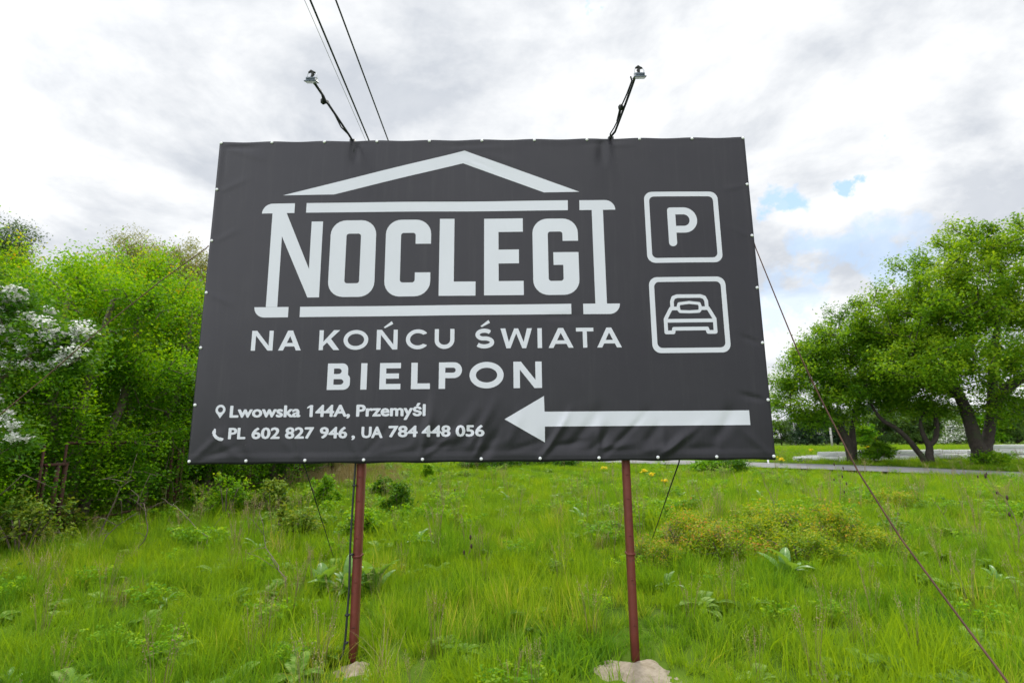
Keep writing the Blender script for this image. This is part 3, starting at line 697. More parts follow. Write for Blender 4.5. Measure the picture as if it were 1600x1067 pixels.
gl_.append(tuple(e1 + dd * t))
wire('guy_wire', gl_, .0042, WIRE, 'rusty guy wire crossing in front of the hedge from the left edge of the billboard', 'guy wire', group='guy wires of the billboard')
def gpt(px, py):
    """where the photo ray meets the terrain"""
    d = f + rr_ * ((px - 800) / 840) - uu_ * ((py - 533.5) / 840); t = .5
    while t < 400:
        x, y, z = CAM[0] + d.x * t, CAM[1] + d.y * t, CAM[2] + d.z * t
        if z < float(np.interp(y + 4.68, _xs, _hs)): return x, y, gh(x, y)
        t *= 1.004
    return x, y, gh(x, y)
g1 = gpt(1016, 845); a1 = at(1061, 722, .12)
wire('guy_rope', [(2.0, .08, 3.0), tuple(a1), g1[:2] + (g1[2] - .05,)], .006, DARKW, 'thin dark rope from behind the billboard to the grass right of the right post', 'rope', group='ropes behind the billboard')
g2 = gpt(524, 868); a2 = at(474, 722, .12)
wire('guy_rope', [(a2[0] - .25, .08, 3.0), tuple(a2), g2[:2] + (g2[2] - .05,)], .005, DARKW, 'thin dark rope slanting down to the grass just left of the left post', 'rope', group='ropes behind the billboard')

# ------------------------------------------------------------------ overhead cables
def sagline(pa, pb, sag, n=24):
    return [tuple(np.array(pa) * (1 - i / n) + np.array(pb) * (i / n) + np.array((0, 0, -4 * sag * (i / n) * (1 - i / n)))) for i in range(n + 1)]
def overhead(pxa, pxb, z, rad, ma, label, name):
    def hit(px, py):
        d = f + rr_ * ((px - 800) / 840) - uu_ * ((py - 533.5) / 840); t = (z - CAM[2]) / d.z
        return np.array((CAM[0] + d.x * t, CAM[1] + d.y * t, z))
    A, B = hit(*pxa), hit(*pxb); u = (B - A) / abs(B[1] - A[1])      # B is nearer the viewer
    far = A - u * 42; near = B + u * 22
    return wire(name, [tuple(far), tuple(A), tuple(B), tuple(near)], rad, ma, label, 'overhead cable', 6, 'overhead cables above the billboard'), far
o1, fa = overhead((577, 221), (484.5, 0), 7.0, .0135, CABLE, 'thick dark green overhead cable on the left, beside the floodlight', 'overhead_cable')
o2, fb = overhead((607, 221), (524.5, 0), 7.1, .0115, CABLE, 'dark green overhead cable, the rightmost above the billboard', 'overhead_cable')
o3, fc_ = overhead((572, 221), (475.5, 0), 6.9, .0035, GREYW, 'hair-thin grey wire beside the thick dark cable', 'overhead_wire')

# ------------------------------------------------------------------ footings
def mound(name, c, rx, ry, h, seed, label):
    m = MB(); V_ = []; nr, na = 14, 40
    for i in range(nr + 1):
        t = i / nr
        for j in range(na):
            a = 2 * PI * j / na; rr = 1 + .22 * mnoise.noise(Vector((math.cos(a) * 1.4, math.sin(a) * 1.4, seed)))
            x, y = rx * t * rr * math.cos(a), ry * t * rr * math.sin(a)
            z = h * (1 - t ** 2.2) - .06 * t + .035 * mnoise.noise(Vector((x * 7, y * 7, seed))) + .018 * mnoise.noise(Vector((x * 22, y * 22, seed)))
            V_.append((x, y, z))
    m.add(V_, [(i * na + j, i * na + (j + 1) % na, (i + 1) * na + (j + 1) % na, (i + 1) * na + j) for i in range(nr) for j in range(na)])
    o = m.build(name, CONC, None, True, c); return tag(o, label, 'footing', 'post footings')
mound('post_footing', (1.20, -.10, -.05), .50, .38, .085, 1.3, 'pale broad concrete footing at the base of the right post')
mound('post_footing', (-1.02, -.02, -.045), .25, .25, .055, 4.1, 'small pale concrete footing at the base of the left post')

# ------------------------------------------------------------------ foliage machinery
def leaf_quads(rng, C, size, nrm_up=.5, aspect=.55, tint=(0, 1), grad=None, fold=.25):
    """folded rhombic leaves at points C (n,3)"""
    n = len(C)
    nr = rng.normal(size=(n, 3)); nr[:, 2] = np.abs(nr[:, 2]) + nrm_up * 2; nr /= np.linalg.norm(nr, axis=1)[:, None]
    d = rng.normal(size=(n, 3)); d -= nr * (d * nr).sum(1)[:, None]; d /= np.linalg.norm(d, axis=1)[:, None]
    s_ = np.cross(nr, d)
    L = size * rng.uniform(.65, 1.3, n)[:, None]; W = L * aspect
    b = C - d * L * .5; tip = C + d * L * .5
    l = C + s_ * W * .5 + nr * W * fold - d * L * .05; r = C - s_ * W * .5 + nr * W * fold - d * L * .05
    V_ = np.stack([b, r, tip, l], 1).reshape(-1, 3); Q = np.arange(4 * n).reshape(n, 4)
    return V_, Q
class Skeleton:
    def __init__(s): s.p = []; s.par = []; s.fix = []; s.stems = []
    def node(s, p, par, fix=None): s.p.append(np.array(p, float)); s.par.append(par); s.fix.append(fix); return len(s.p) - 1
    def stem(s, pts, rad, par=-1):
        s.stems.append((pts, rad))
        for p, r in zip(pts, rad): par = s.node(p, par, r)
        return par
    def grow(s, centres, rng, step=.5, arch=.12, minz=.0):
        P0 = np.array(s.p); order = np.argsort([np.min(np.linalg.norm(P0 - c, axis=1)) for c in centres]); s.ends = {}
        for ci in order:
            c = centres[ci]; P = np.array(s.p); d = np.linalg.norm(P - c, axis=1) + .35 * np.maximum(0, P[:, 2] - c[2] + .2) + np.where(P[:, 2] < minz, 50, 0)
            j = int(np.argmin(d)); a = P[j]; L = np.linalg.norm(c - a)
            n = max(1, int(L / step)); par = j
            for i in range(1, n + 1):
                t = i / n; q = a * (1 - t) + c * t + np.array((0, 0, arch * L * math.sin(PI * t))) + (rng.normal(size=3) * .05 * L * (1 - t) if i < n else 0)
                par = s.node(q, par)
            s.ends[ci] = par
    def mesh(s, m, tip=.012, expo=2.2, k=5, cap=1e9):
        n = len(s.p); acc = np.zeros(n); ch = [[] for _ in range(n)]
        for i in range(n):
            if s.par[i] >= 0: ch[s.par[i]].append(i)
        rad = np.zeros(n)
        for i in range(n - 1, -1, -1):
            rad[i] = max(tip, acc[i] ** (1 / expo)) if s.fix[i] is None else s.fix[i]
            rad[i] = min(rad[i], cap) if s.fix[i] is None else rad[i]
            if s.par[i] >= 0: acc[s.par[i]] += max(tip, acc[i] ** (1 / expo)) ** expo
        for i in range(n):      # a chain per child
            j = s.par[i]
            if j < 0: continue
            if s.fix[i] is not None: continue
            m.tube([s.p[j], s.p[i]], [min(rad[j], rad[i] * 1.35), rad[i]], k, cap=False)
        for (pts, rd) in s.stems:
            Q, q = [], []
            pa = [np.array(p, float) for p in pts]; nn = len(pa)
            for i in range(nn - 1):     # smooth the stem and let it knot a little
                p0, p1, p2, p3 = pa[max(i - 1, 0)], pa[i], pa[i + 1], pa[min(i + 2, nn - 1)]
                for u in (0, .25, .5, .75):
                    Q.append(.5 * (2 * p1 + (p2 - p0) * u + (2 * p0 - 5 * p1 + 4 * p2 - p3) * u * u + (3 * p1 - p0 - 3 * p2 + p3) * u ** 3)); q.append(rd[i] * (1 - u) + rd[i + 1] * u)
            Q.append(pa[-1]); q.append(rd[-1]); m.tube(Q, q, 14, cap=True, wob=.09, seed=len(Q))
        return m
def crown_points(rng, ells, n, shell=.5):
    out = []; vol = np.array([e[1][0] * e[1][1] * e[1][2] for e in ells]); vol = vol ** .75 / (vol ** .75).sum()
    for k in range(n):
        e = ells[rng.choice(len(ells), p=vol)]; d = rng.normal(size=3); d /= np.linalg.norm(d)
        if d[2] < -.55: d[2] *= -.6
        t = (shell + (1 - shell) * rng.uniform() ** .7) if rng.uniform() < .8 else rng.uniform(.2, .7)
        out.append(np.array(e[0]) + d * np.array(e[1]) * t)
    return np.array(out)
def leaf_cloud(rng, cent, per, spread, flat, size, lo, hi, aspect=.55, up=.5, tipbias=0):
    """leaves in clumps round each twig end; tint = how young the leaf is (young ones sit at the shoot tips)"""
    n = len(cent) * per; c = np.repeat(cent, per, 0)
    sp = spread * rng.uniform(.6, 1.25, len(cent)).repeat(per)[:, None]
    o = rng.normal(size=(n, 3)) * sp * np.array([1, 1, flat]) * .6
    Vv, Q = leaf_quads(rng, c + o, size, up, aspect)
    base = rng.uniform(lo, hi, len(cent)).repeat(per)
    t = base + rng.normal(size=n) * .16 + tipbias * (o[:, 2] / (spread * flat + 1e-6)) * .12
    return Vv, Q, np.clip(t, 0, .9)
def make_tree(name, loc, label, cat, group, stems, ells, n_cl, per, spread, flat, size, leafm, barkm=BARK, seed=1, tip=.014, shell=.5, step=.6, aspect=.6, up=.3, lo=.25, hi=.75, flowers=None, rz=0, minz=0, crown='crown', trunk='trunk', arch=.10, cap=1e9, tipbias=0, grad=0, extra=None):
    rng = np.random.default_rng(seed); root = empty(name, loc, label, cat, group, rz)
    sk = Skeleton()
    for st in stems:
        pts, rad = st[0], st[1]; par = -1 if len(st) < 3 else st[2]; sk.stem(pts, rad, par)
    cent = crown_points(rng, ells, n_cl, shell)
    if extra is not None: cent = np.concatenate([cent, extra])
    sk.grow(cent, rng, step, arch, minz)
    m = MB(); sk.mesh(m, tip, cap=cap); m.build(trunk, barkm, root, smooth=True)
    l = MB(); Vl, Ql, Tl = leaf_cloud(rng, cent, per, spread, flat, size, lo, hi, aspect, up, tipbias)
    if grad:      # younger, yellower leaves towards the top of the plant
        zl = Vl[::4, 2]; Tl = np.clip(Tl + grad * (zl / cent[:, 2].max() - .55), 0, .9); Tl[(zl > .7 * cent[:, 2].max()) & (rng.uniform(size=len(Tl)) < .02)] = 1.0
    l.addn(Vl, Ql, Tl); l.build(crown, leafm, root)
    if flowers:
        sel, per_f, sp_f, sz_f = flowers
        cf = np.array([c for c in cent if sel(c)]) if extra is None else np.asarray(extra) + np.array((.03, -.10, .06)); fl = MB()
        fl.addn(*leaf_cloud(rng, cf, per_f, sp_f, .6, sz_f, .6, .9, .95, .7)); fl.build('blossom', PETAL, root)
    return root

# ------------------------------------------------------------------ trees right of the billboard
def local(px, py, Y, base): return tuple(at(px, py, Y) - np.array(base))
Yb = 23.3; bx_ = at(1534, 722, Yb); base = (bx_[0], Yb, gh(bx_[0], Yb) - .1)
Lc = lambda px, py, dy=0: local(px, py, Yb + dy, base)
stA = [(-.05, 0, 0), Lc(1530, 705), Lc(1523, 685), Lc(1513, 650), Lc(1499, 618, .2), Lc(1486, 590, .4), Lc(1478, 545, .4), Lc(1470, 500, .2)]
stB = [(.22, 0, .0), Lc(1540, 705, .1), Lc(1543, 690, .2), Lc(1549, 650, .3), Lc(1551, 610, .2), Lc(1553, 560), Lc(1560, 500, -.3), Lc(1570, 450, 0)]
stC = [Lc(1494, 615, .2), Lc(1476, 600, 0), Lc(1450, 575, -.4), Lc(1425, 560, -.8)]
stD = [Lc(1486, 585, .4), Lc(1506, 555, .6), Lc(1515, 520, .9), Lc(1520, 470, .6)]
stE = [Lc(1549, 640, .3), Lc(1575, 605, 0), Lc(1610, 585, -.6), Lc(1650, 570, -.9)]
make_tree('broadleaf_tree', base, 'large spreading green tree with a forked dark trunk beyond the road on the far right', 'tree', None,
    [(stA, [.46, .36, .31, .28, .25, .23, .18, .12]), (stB, [.38, .31, .26, .24, .22, .19, .14, .1]), (stC, [.3, .26, .2, .14]), (stD, [.3, .24, .18, .12]), (stE, [.3, .26, .2, .14])],
    [(Lc(1515, 500), (5.6, 4.8, 3.4)), (Lc(1530, 425), (4.5, 4.2, 2.6)), (Lc(1535, 385), (2.6, 3, 1.5)), (Lc(1440, 500), (3.6, 3.4, 2.4)), (Lc(1420, 560), (3.2, 3, 1.7)), (Lc(1612, 505), (4.3, 4.4, 2.9)), (Lc(1640, 590), (3.4, 3.6, 1.6)), (Lc(1385, 590), (1.7, 2, 1.3)), (Lc(1520, 570, -2.5), (4.5, 2, 1.4)), (Lc(1540, 592, -3.0), (3.6, 1.3, 1.0)), (Lc(1592, 640, -1), (2.4, 2, 1.1)), (Lc(1455, 612, -1), (2.8, 1.6, .9))],
    560, 165, .50, .95, .150, LEAF_TREE, seed=11, tip=.02, shell=.45, step=.8, minz=2.2, lo=.2, hi=.75, tipbias=.6)
Y2 = 25.5; b2 = at(1331, 716, Y2); base2 = (b2[0], Y2, gh(b2[0], Y2) - .1); L2 = lambda px, py, dy=0: local(px, py, Y2 + dy, base2)
make_tree('broadleaf_tree', base2, 'rounded green tree with a dark trunk nearest the right edge of the billboard', 'tree', None,
    [([(0, 0, 0), (0, 0, .5), L2(1324, 690), L2(1314, 672), L2(1303, 655, .2), L2(1290, 630)], [.27, .23, .21, .18, .14, .09]), ([(.05, .1, .1), (.15, 0, .8), L2(1332, 670), L2(1340, 630), L2(1340, 590)], [.2, .18, .15, .11, .08])],
    [(L2(1300, 605), (3.6, 3.2, 2.2)), (L2(1320, 545), (3.0, 2.8, 1.9)), (L2(1250, 615), (2.2, 2.2, 1.5)), (L2(1335, 500), (2.0, 2, 1.1)), (L2(1350, 620), (2.3, 2.2, 1.3)), (L2(1235, 650), (1.1, 1.2, .9)), (L2(1385, 560), (2.6, 2.4, 1.9)), (L2(1270, 560), (1.8, 1.8, 1.1)), (L2(1330, 650, -.8), (1.6, 1.2, .9)), (L2(1275, 655), (1.6, 1.6, .8))],
    340, 160, .44, .95, .140, LEAF_TREE, seed=7, tip=.018, shell=.4, step=.7, minz=1.4, lo=.15, hi=.7, tipbias=.6)
# ivy-green shoots round the foot
Y3 = 24.0; b3 = at(1449, 721, Y3); base3 = (b3[0], Y3, gh(b3[0], Y3) - .1); L3 = lambda px, py, dy=0: local(px, py, Y3 + dy, base3)
make_tree('broadleaf_tree', base3, 'green tree with thin crooked dark stems, one leaning far left, beside the forked trunk', 'tree', None,
    [([(-.1, 0, 0), L3(1441, 714), L3(1430, 700), L3(1417, 684), L3(1400, 669), L3(1380, 657), L3(1366, 640, .3), L3(1356, 615)], [.17, .15, .14, .13, .12, .10, .08, .05]), ([(.1, 0, 0), L3(1452, 712), L3(1452, 698), L3(1444, 682), L3(1440, 670), L3(1438, 655)], [.22, .18, .15, .11, .09, .06]),
     ([L3(1452, 696), L3(1461, 687), L3(1464, 668), L3(1460, 645), L3(1452, 620)], [.13, .13, .12, .10, .06])],
    [(L3(1390, 610), (2.8, 2.4, 1.4)), (L3(1440, 600), (2.6, 2.2, 1.4)), (L3(1420, 545), (3, 2.4, 1.8)), (L3(1470, 640), (1.0, 1.2, .7)), (L3(1425, 640, .5), (2.2, 1.4, .7))],
    230, 150, .44, .95, .140, LEAF_TREE, seed=23, tip=.016, shell=.35, step=.7, minz=2.0, lo=.15, hi=.7, tipbias=.6)
# small bushes at the feet of the trees
def bush(name, loc, label, cat, group, r, h, n, per, size, lm, seed, spread=.22, flat=.8, barkm=BARKG, lo=.25, hi=.8, up=.4, shell=.3, tip=.004, flowers=None, tipbias=0, nst=5):
    rng = np.random.default_rng(seed); st = []
    for k in range(nst):
        a = 2 * PI * k / nst + rng.uniform(0, 1); st.append(([(0.05 * math.cos(a), .05 * math.sin(a), -.05), (r * .25 * math.cos(a), r * .25 * math.sin(a), h * .35), (r * .45 * math.cos(a), r * .45 * math.sin(a), h * .65)], [tip * 3.5, tip * 2.8, tip * 2]))
    return make_tree(name, loc, label, cat, group, st, [((0, 0, h * .5), (r * .8, r * .8, h * .42)), ((r * .3, 0, h * .72), (r * .5, r * .5, h * .32)), ((-r * .6, -r * .2, h * .3), (r * .6, r * .6, h * .24)), ((r * .5, r * .4, h * .35), (r * .6, r * .6, h * .25)), ((-r * .3, r * .1, h * .8), (r * .25, r * .25, h * .3))], n, per, spread, flat, size, lm, barkm, seed, tip, shell, step=.25, up=up, lo=lo, hi=hi, flowers=flowers, crown='foliage', trunk='stems', minz=-1, tipbias=tipbias)
x, y, z = gpt(1352, 722); bush('bush', (x, 24.6, gh(x, 24.6)), 'dark leafy bush at the foot of the dark trunk nearest the billboard', 'bush', None, 1.1, 1.15, 50, 90, .12, LEAF_TREE, 31, lo=.1, hi=.5)
bush('bush', (base[0] - .1, base[1] - .75, base[2] + .1), 'low green shoots around the foot of the forked trunk', 'bush', None, 1.0, .6, 34, 60, .12, LEAF_SAP, 32)

# ------------------------------------------------------------------ hedge and trees on the left
HG = 'tall hedge trees behind the rusty fence'
def hedge_tree(seed, h, r, size=.058, n=400, per=150, lm=LEAF_HEDGE, lo=.2, hi=.75):
    rng = np.random.default_rng(seed); st = []
    for k in range(4):
        a = 1.57 * k + rng.uniform(0, 1); q = r * .35
        st.append(([(.15 * math.cos(a), .15 * math.sin(a), -.1), (q * .5 * math.cos(a), q * .5 * math.sin(a), h * .22), (q * math.cos(a), q * math.sin(a), h * .5), (q * 1.1 * math.cos(a + .3), q * 1.1 * math.sin(a + .3), h * .8)], [.10, .08, .06, .035]))
    return make_tree('hedge_tree', (0, 0, 0), 'x', 'tree', HG, st,
        [((0, 0, h * .47), (r * 1.08, r * 1.08, h * .28)), ((0, 0, h * .68), (r * .8, r * .8, h * .24)), ((r * .25, -r * .2, h * .84), (r * .42, r * .42, h * .13)), ((-r * .3, r * .2, h * .8), (r * .4, r * .4, h * .13)), ((0, 0, h * .24), (r * 1.1, r * 1.1, h * .15)), ((-.1, 0, h * .12), (r * .85, r * .85, h * .10))],
        n, per, .27, 1.2, size, lm, BARKG, seed, .008, .5, step=.45, aspect=.6, up=.35, lo=lo, hi=hi, minz=h * .05, tipbias=.8, grad=.26)
protos = [hedge_tree(41, 5.2, 1.9), hedge_tree(42, 5.4, 2.0), hedge_tree(43, 5.0, 1.8, lo=.3, hi=.85)]
spots = [(-9.9, 2.2, 5.0), (-9.7, 4.8, 5.3), (-9.2, 7.2, 6.1), (-9.6, 9.6, 6.9), (-9.0, 11.9, 7.3), (-9.7, 14.2, 8.0), (-8.9, 16.8, 7.2), (-10.0, 19.6, 7.4), (-9.6, 22.6, 6.4), (-13.2, 4.2, 6.0), (-13.4, 8.4, 7.1), (-13.4, 12.6, 8.2), (-13.6, 17.2, 8.6), (-13.2, 22.0, 8.0), (-12.8, .5, 5.4), (-11, 26.5, 6.6)]
ORD = ['first', 'second', 'third', 'fourth', 'fifth', 'sixth', 'seventh', 'eighth', 'ninth', 'tenth', 'eleventh', 'twelfth', 'thirteenth', 'fourteenth', 'fifteenth', 'sixteenth']
used = [False] * 3
for i, (x, y, h) in enumerate(spots):
    k = i % 3; o = copy_tree(protos[k]) if used[k] else protos[k]; used[k] = True
    o.location = (x, y, gh(x, y)); s = h / (5.2, 5.4, 5.0)[k]; o.scale = (s * .97, s * .97, s); o.rotation_euler = (0, 0, i * 1.9)
    o['label'] = (('yellow-green hedge tree right behind the rusty fence, ' + ORD[i] + ' from the near end') if i < 9 else ('yellow-green tree in the hedge\'s back row, ' + ORD[(i - 9 + 1) if i < 14 else 0] + ' from the near end') if i < 15 else 'yellow-green hedge tree at the far end of the fence')
# hawthorn in blossom at the far left
HW = (-9.3, 3.7, gh(-9.3, 3.7))
rh_ = np.random.default_rng(8); spr = []
for (px, py) in ((8, 452), (28, 462), (45, 478), (14, 486), (36, 500), (5, 520), (62, 512), (82, 518), (102, 515), (120, 526), (134, 545), (140, 562), (122, 560), (92, 536), (70, 545), (50, 556), (30, 540), (15, 560), (100, 562), (58, 580), (5, 590), (-10, 480), (-12, 540),
                 (8, 632), (20, 652), (8, 680), (34, 684), (3, 660), (50, 690), (118, 575), (150, 520), (2, 700)):
    for q in range(3): spr.append(at(px - 12 + rh_.normal() * 11, py + rh_.normal() * 9, 2.0 + rh_.uniform(-.25, .4)) - np.array(HW))
make_tree('hawthorn', HW, 'hawthorn covered in white blossom at the far left of the hedge', 'tree', None,
    [([(0, 0, -.1), (.1, 0, .8), (.2, -.1, 1.8), (.4, -.2, 2.9)], [.13, .11, .08, .05]), ([(.1, .1, -.1), (-.3, .3, 1), (-.6, .4, 2.2), (-.8, .5, 3)], [.1, .08, .06, .04])],
    [((.1, -.3, 2.5), (1.2, 1.3, 1.4)), ((.6, -.4, 2.8), (.8, 1.0, .6)), ((.4, .2, 1.8), (1.3, 1.2, .7))],
    170, 110, .27, .6, .06, LEAF_HAW, BARKG, 51, .007, .5, step=.35, lo=.15, hi=.7, flowers=(None, 75, .085, .040), minz=.8, extra=np.array(spr))
LT = [('willow_tree', (215, 345, 22), LEAF_PALE, 61, 'pale olive feathery tree rising behind the hedge, left of the two pale ones', 110, 60),
      ('willow_tree', (296, 362, 21), LEAF_PALE, 62, 'pale yellow-green tree behind the hedge beside the billboard edge', 120, 70),
      ('broadleaf_tree', (-8, 328, 17), LEAF_BLUE, 63, 'bluish green tree top behind the hedge at the far left edge', 120, 80)]
for (nm, (px, py, Y), lm, sd_, lb, n, per) in LT:
    t = at(px, py, Y); h = t[2] - gh(t[0], Y)
    make_tree(nm, (t[0], Y, gh(t[0], Y)), lb, 'tree', None, [([(0, 0, 0), (.1, 0, h * .3), (.0, .1, h * .6), (.1, .1, h * .85)], [.12, .09, .05, .02])],
        [((0, 0, h * .62), (2.5, 2.5, h * .28)), ((.2, 0, h * .80), (1.9, 1.9, h * .17))], n * 2, per * 2, .42, 1.0, .10, lm, BARKG, sd_, .008, .3, step=.6, aspect=.45, up=.1, minz=h * .2)

# ------------------------------------------------------------------ rusty fence
FX = -7.95
fence = empty('fence', (FX, 10, gh(FX, 10)), 'low rusty steel frame fence along the foot of the hedge on the left', 'fence')
fz = gh(FX, 10)
fy = [1.3, 4.95, 5.3, 8.45, 8.9, 12.2, 12.6, 16.1, 19.9, 23.6]
def fpart(m, name): m.v = [v - np.array((FX, 10, fz)) for v in m.v]; return m.build(name, RUST, fence)
rfence = random.Random(3)
def upright(x, y, z1, w_=.055, lx=0, ly=0):
    m = MB(); zb = gh(x, y) - .15; m.tube([(x, y, zb), (x + lx, y + ly, z1)], w_ * .62, 4); return fpart(m, 'post')
for (ya, yb, top) in ((1.3, 4.9, 1.74), (5.38, 8.5, 1.76), (8.95, 12.3, 1.8), (12.7, 16.1, 1.9), (16.4, 19.8, 2.0)):
    m = MB(); za = top + gh(FX, ya); zb = top + gh(FX, yb) - .0
    for zz in (0, -1.45): m.tube([(FX, ya, za + zz), (FX, yb, zb + zz)], .028, 4)
    m.tube([(FX, ya, za), (FX, ya, za - 1.5)], .028, 4); m.tube([(FX, yb, zb), (FX, yb, zb - 1.5)], .028, 4)
    fpart(m, 'panel_frame')
for (y, z1, w_, dx) in ((4.98, 1.40, .06, 0), (5.16, 1.40, .07, .06), (5.34, 1.40, .075, .05), (8.52, 1.62, .06, 0), (8.72, 1.60, .07, .05), (8.9, 1.66, .06, .03), (12.4, 1.95, .16, .0), (16.2, 2.1, .13, .1), (20.0, 2.2, .12, .1), (23.6, 2.3, .1, 0)):
    upright(FX + dx, y, z1 + gh(FX, y), w_, .0, .02 if y < 6 else 0)
m = MB(); m.box((FX + .03, 5.16, 1.42), (.10, .46, .05)); fpart(m, 'cap_plate')
m = MB(); m.tube([(FX, 12.4, 1.9), (FX + .1, 16.2, 2.0)], .02, 4); m.tube([(FX, 12.4, 1.2), (FX + .1, 16.2, 1.3)], .015, 4); fpart(m, 'rail')
m = MB(); m.lathe([(.05, -.03), (.075, 0), (.06, .04), (.02, .06)], 8, c=(FX + .12, 8.6, .22)); fpart(m, 'post_foot')

# ------------------------------------------------------------------ shrubs, saplings and plants in the meadow
SG = 'leafy saplings left of the billboard posts'
for i, (px, py, r, h, lm, lb) in enumerate((
    (352, 812, .55, 1.10, LEAF_SAP, 'bright green sapling with upright leafy shoots below the left corner of the billboard'),
    (500, 800, .50, .95, LEAF_SAP, 'yellow-green leafy sapling in the grass left of the left post'),
    (422, 806, .55, .85, LEAF_OLIVE, 'thin olive bush between the bright sapling and the left post'),
    (622, 806, .38, .80, LEAF_HAW, 'dark green small bush just right of the left post'),
    (30, 872, .75, .95, LEAF_OLIVE, 'scraggly olive bush with twiggy stems at the far left edge'),
    (78, 846, .55, .85, LEAF_OLIVE, 'twiggy olive bush beside the fence posts on the left'),
    (300, 808, .35, .75, LEAF_SAP, 'pale slender sapling in front of the middle fence posts'),
    (598, 778, .35, .60, LEAF_HAW, 'tiny dark bush behind the left post'),
    (560, 842, .40, .45, LEAF_SAP, 'low clump of fresh green leaves behind the left post'),
    (668, 748, .25, .60, LEAF_SAP, 'small upright sapling far off, right of the left post'),
    (455, 846, .55, .60, LEAF_OLIVE, 'low yellowish bush in the grass below the rope'))):
    x, y, z = gpt(px, py)
    bush('bush', (x, y, z - .02), lb, 'bush', SG if i < 4 else None, r, h, 46, 34, .05 + .0022 * (y + 4.7), lm, 100 + i, spread=.10, flat=1.3, lo=.3, hi=.8, shell=.2, tipbias=1, nst=7)
BG = 'low yellow and red tipped bushes right of the right post'
bp = []
for i, (px, py, r, h) in enumerate(((1022, 888, .50, .42), (1075, 862, .62, .66), (1130, 876, .70, .52), (1190, 862, .62, .58), (1248, 878, .70, .48), (1305, 858, .66, .66), (1372, 870, .60, .42), (1215, 842, .9, .62), (1095, 838, .7, .40), (1400, 800, .7, .5))):
    x, y, z = gpt(px, py)
    lb = 'low yellow-green bush with reddish shoot tips, ' + ['', 'second', 'third', 'fourth', 'fifth', 'sixth', 'seventh', 'first behind the row,', 'second behind the row,'][min(i, 8)] + ' from the right post'
    if i == 0: lb = 'low yellow-green bush standing closest to the right post'
    if i == 9: lb = 'small brownish-green bush apart from the others, farther off towards the road'
    if i < 3:
        o = bush('barberry_bush', (x, y, z - .03), lb, 'bush', BG, .75, .62, 120, 40, .042, LEAF_BARB, 130 + i, spread=.105, flat=1.4, lo=.2, hi=.80, shell=.15, tip=.003, tipbias=1.6, nst=11); bp.append(o)
    else: o = copy_tree(bp[i % 3])
    o.location = (x, y, z - .03); o['label'] = lb; o.scale = (r / .75, r / .75, h / .62); o.rotation_euler = (0, 0, i * 1.3)

# burdock behind the left post
def big_leaf(m, base_, az, el, L, W, curl, seed, tint):
    """broad wavy leaf on a stalk"""
    rng = random.Random(seed); nu, nv = 10, 6
    ca, sa = math.cos(az), math.sin(az); st = L * .35; V_ = []
    p = np.array(base_, float); e = el; pts = [p.copy()]
    d3 = lambda e: np.array((ca * math.cos(e), sa * math.cos(e), math.sin(e)))
    for k in range(4): p = p + d3(e) * st / 4; pts.append(p.copy())
    m.tube(pts, [.009, .008, .007, .006, .005], 6, tint=.8)
    side = np.array((-sa, ca, 0.))
    for i in range(nu + 1):
        t = i / nu; wv = W * (math.sin(PI * min(1, t * .92 + .06)) ** .6) * (1 - .35 * t); up = np.cross(side, d3(e)) * -1
        for j in range(-nv // 2, nv // 2 + 1):
            s = j / (nv / 2); q = p + side * s * wv + up * (-(.18 * wv) + abs(s) * .35 * wv) + up * .05 * wv * math.sin(9 * t * 2 + j * 1.7 + seed) - d3(e) * (.25 * wv * abs(s) * (1 - t))
            V_.append(q)
        e -= curl / nu; p = p + d3(e) * L / nu
    k = nv + 1
    m.add(V_, [(i * k + j, i * k + j + 1, (i + 1) * k + j + 1, (i + 1) * k + j) for i in range(nu) for j in range(nv)], tint)
def leafy_plant(name, loc, label, cat, n, L, W, seed, group=None, lm=LEAF_DOCK, el=(50, 88)):
    root = empty(name, loc, label, cat, group); rg = random.Random(seed)
    for k in range(n):
        m = MB(); l_ = L * rg.uniform(.6, 1.15)
        big_leaf(m, (rg.uniform(-.04, .04), rg.uniform(-.04, .04), -.02), k * 2.4 + rg.uniform(-.3, .3), R(rg.uniform(*el)), l_, W * l_ / L * rg.uniform(.8, 1.1), R(rg.uniform(35, 80)), k + seed, rg.uniform(.1, .9)); m.build('leaf', lm, root, smooth=True)
    return root
for (px, py, n, L, W, s, lb) in ((545, 930, 15, .40, .085, 1, 'burdock with broad wavy leaves left of the left post'), (583, 925, 13, .38, .085, 2, 'burdock with broad leaves just right of the left post'),
        (500, 925, 7, .36, .09, 3, 'smaller broad-leaved dock at the left end of the burdock clump'), (1232, 905, 6, .34, .09, 4, 'single grey-green broad-leaved plant in front of the reddish bushes')):
    x, y, z = gpt(px, py); leafy_plant('broad_leaved_plant', (x, y, z), lb, 'plant', n, L, W, s)

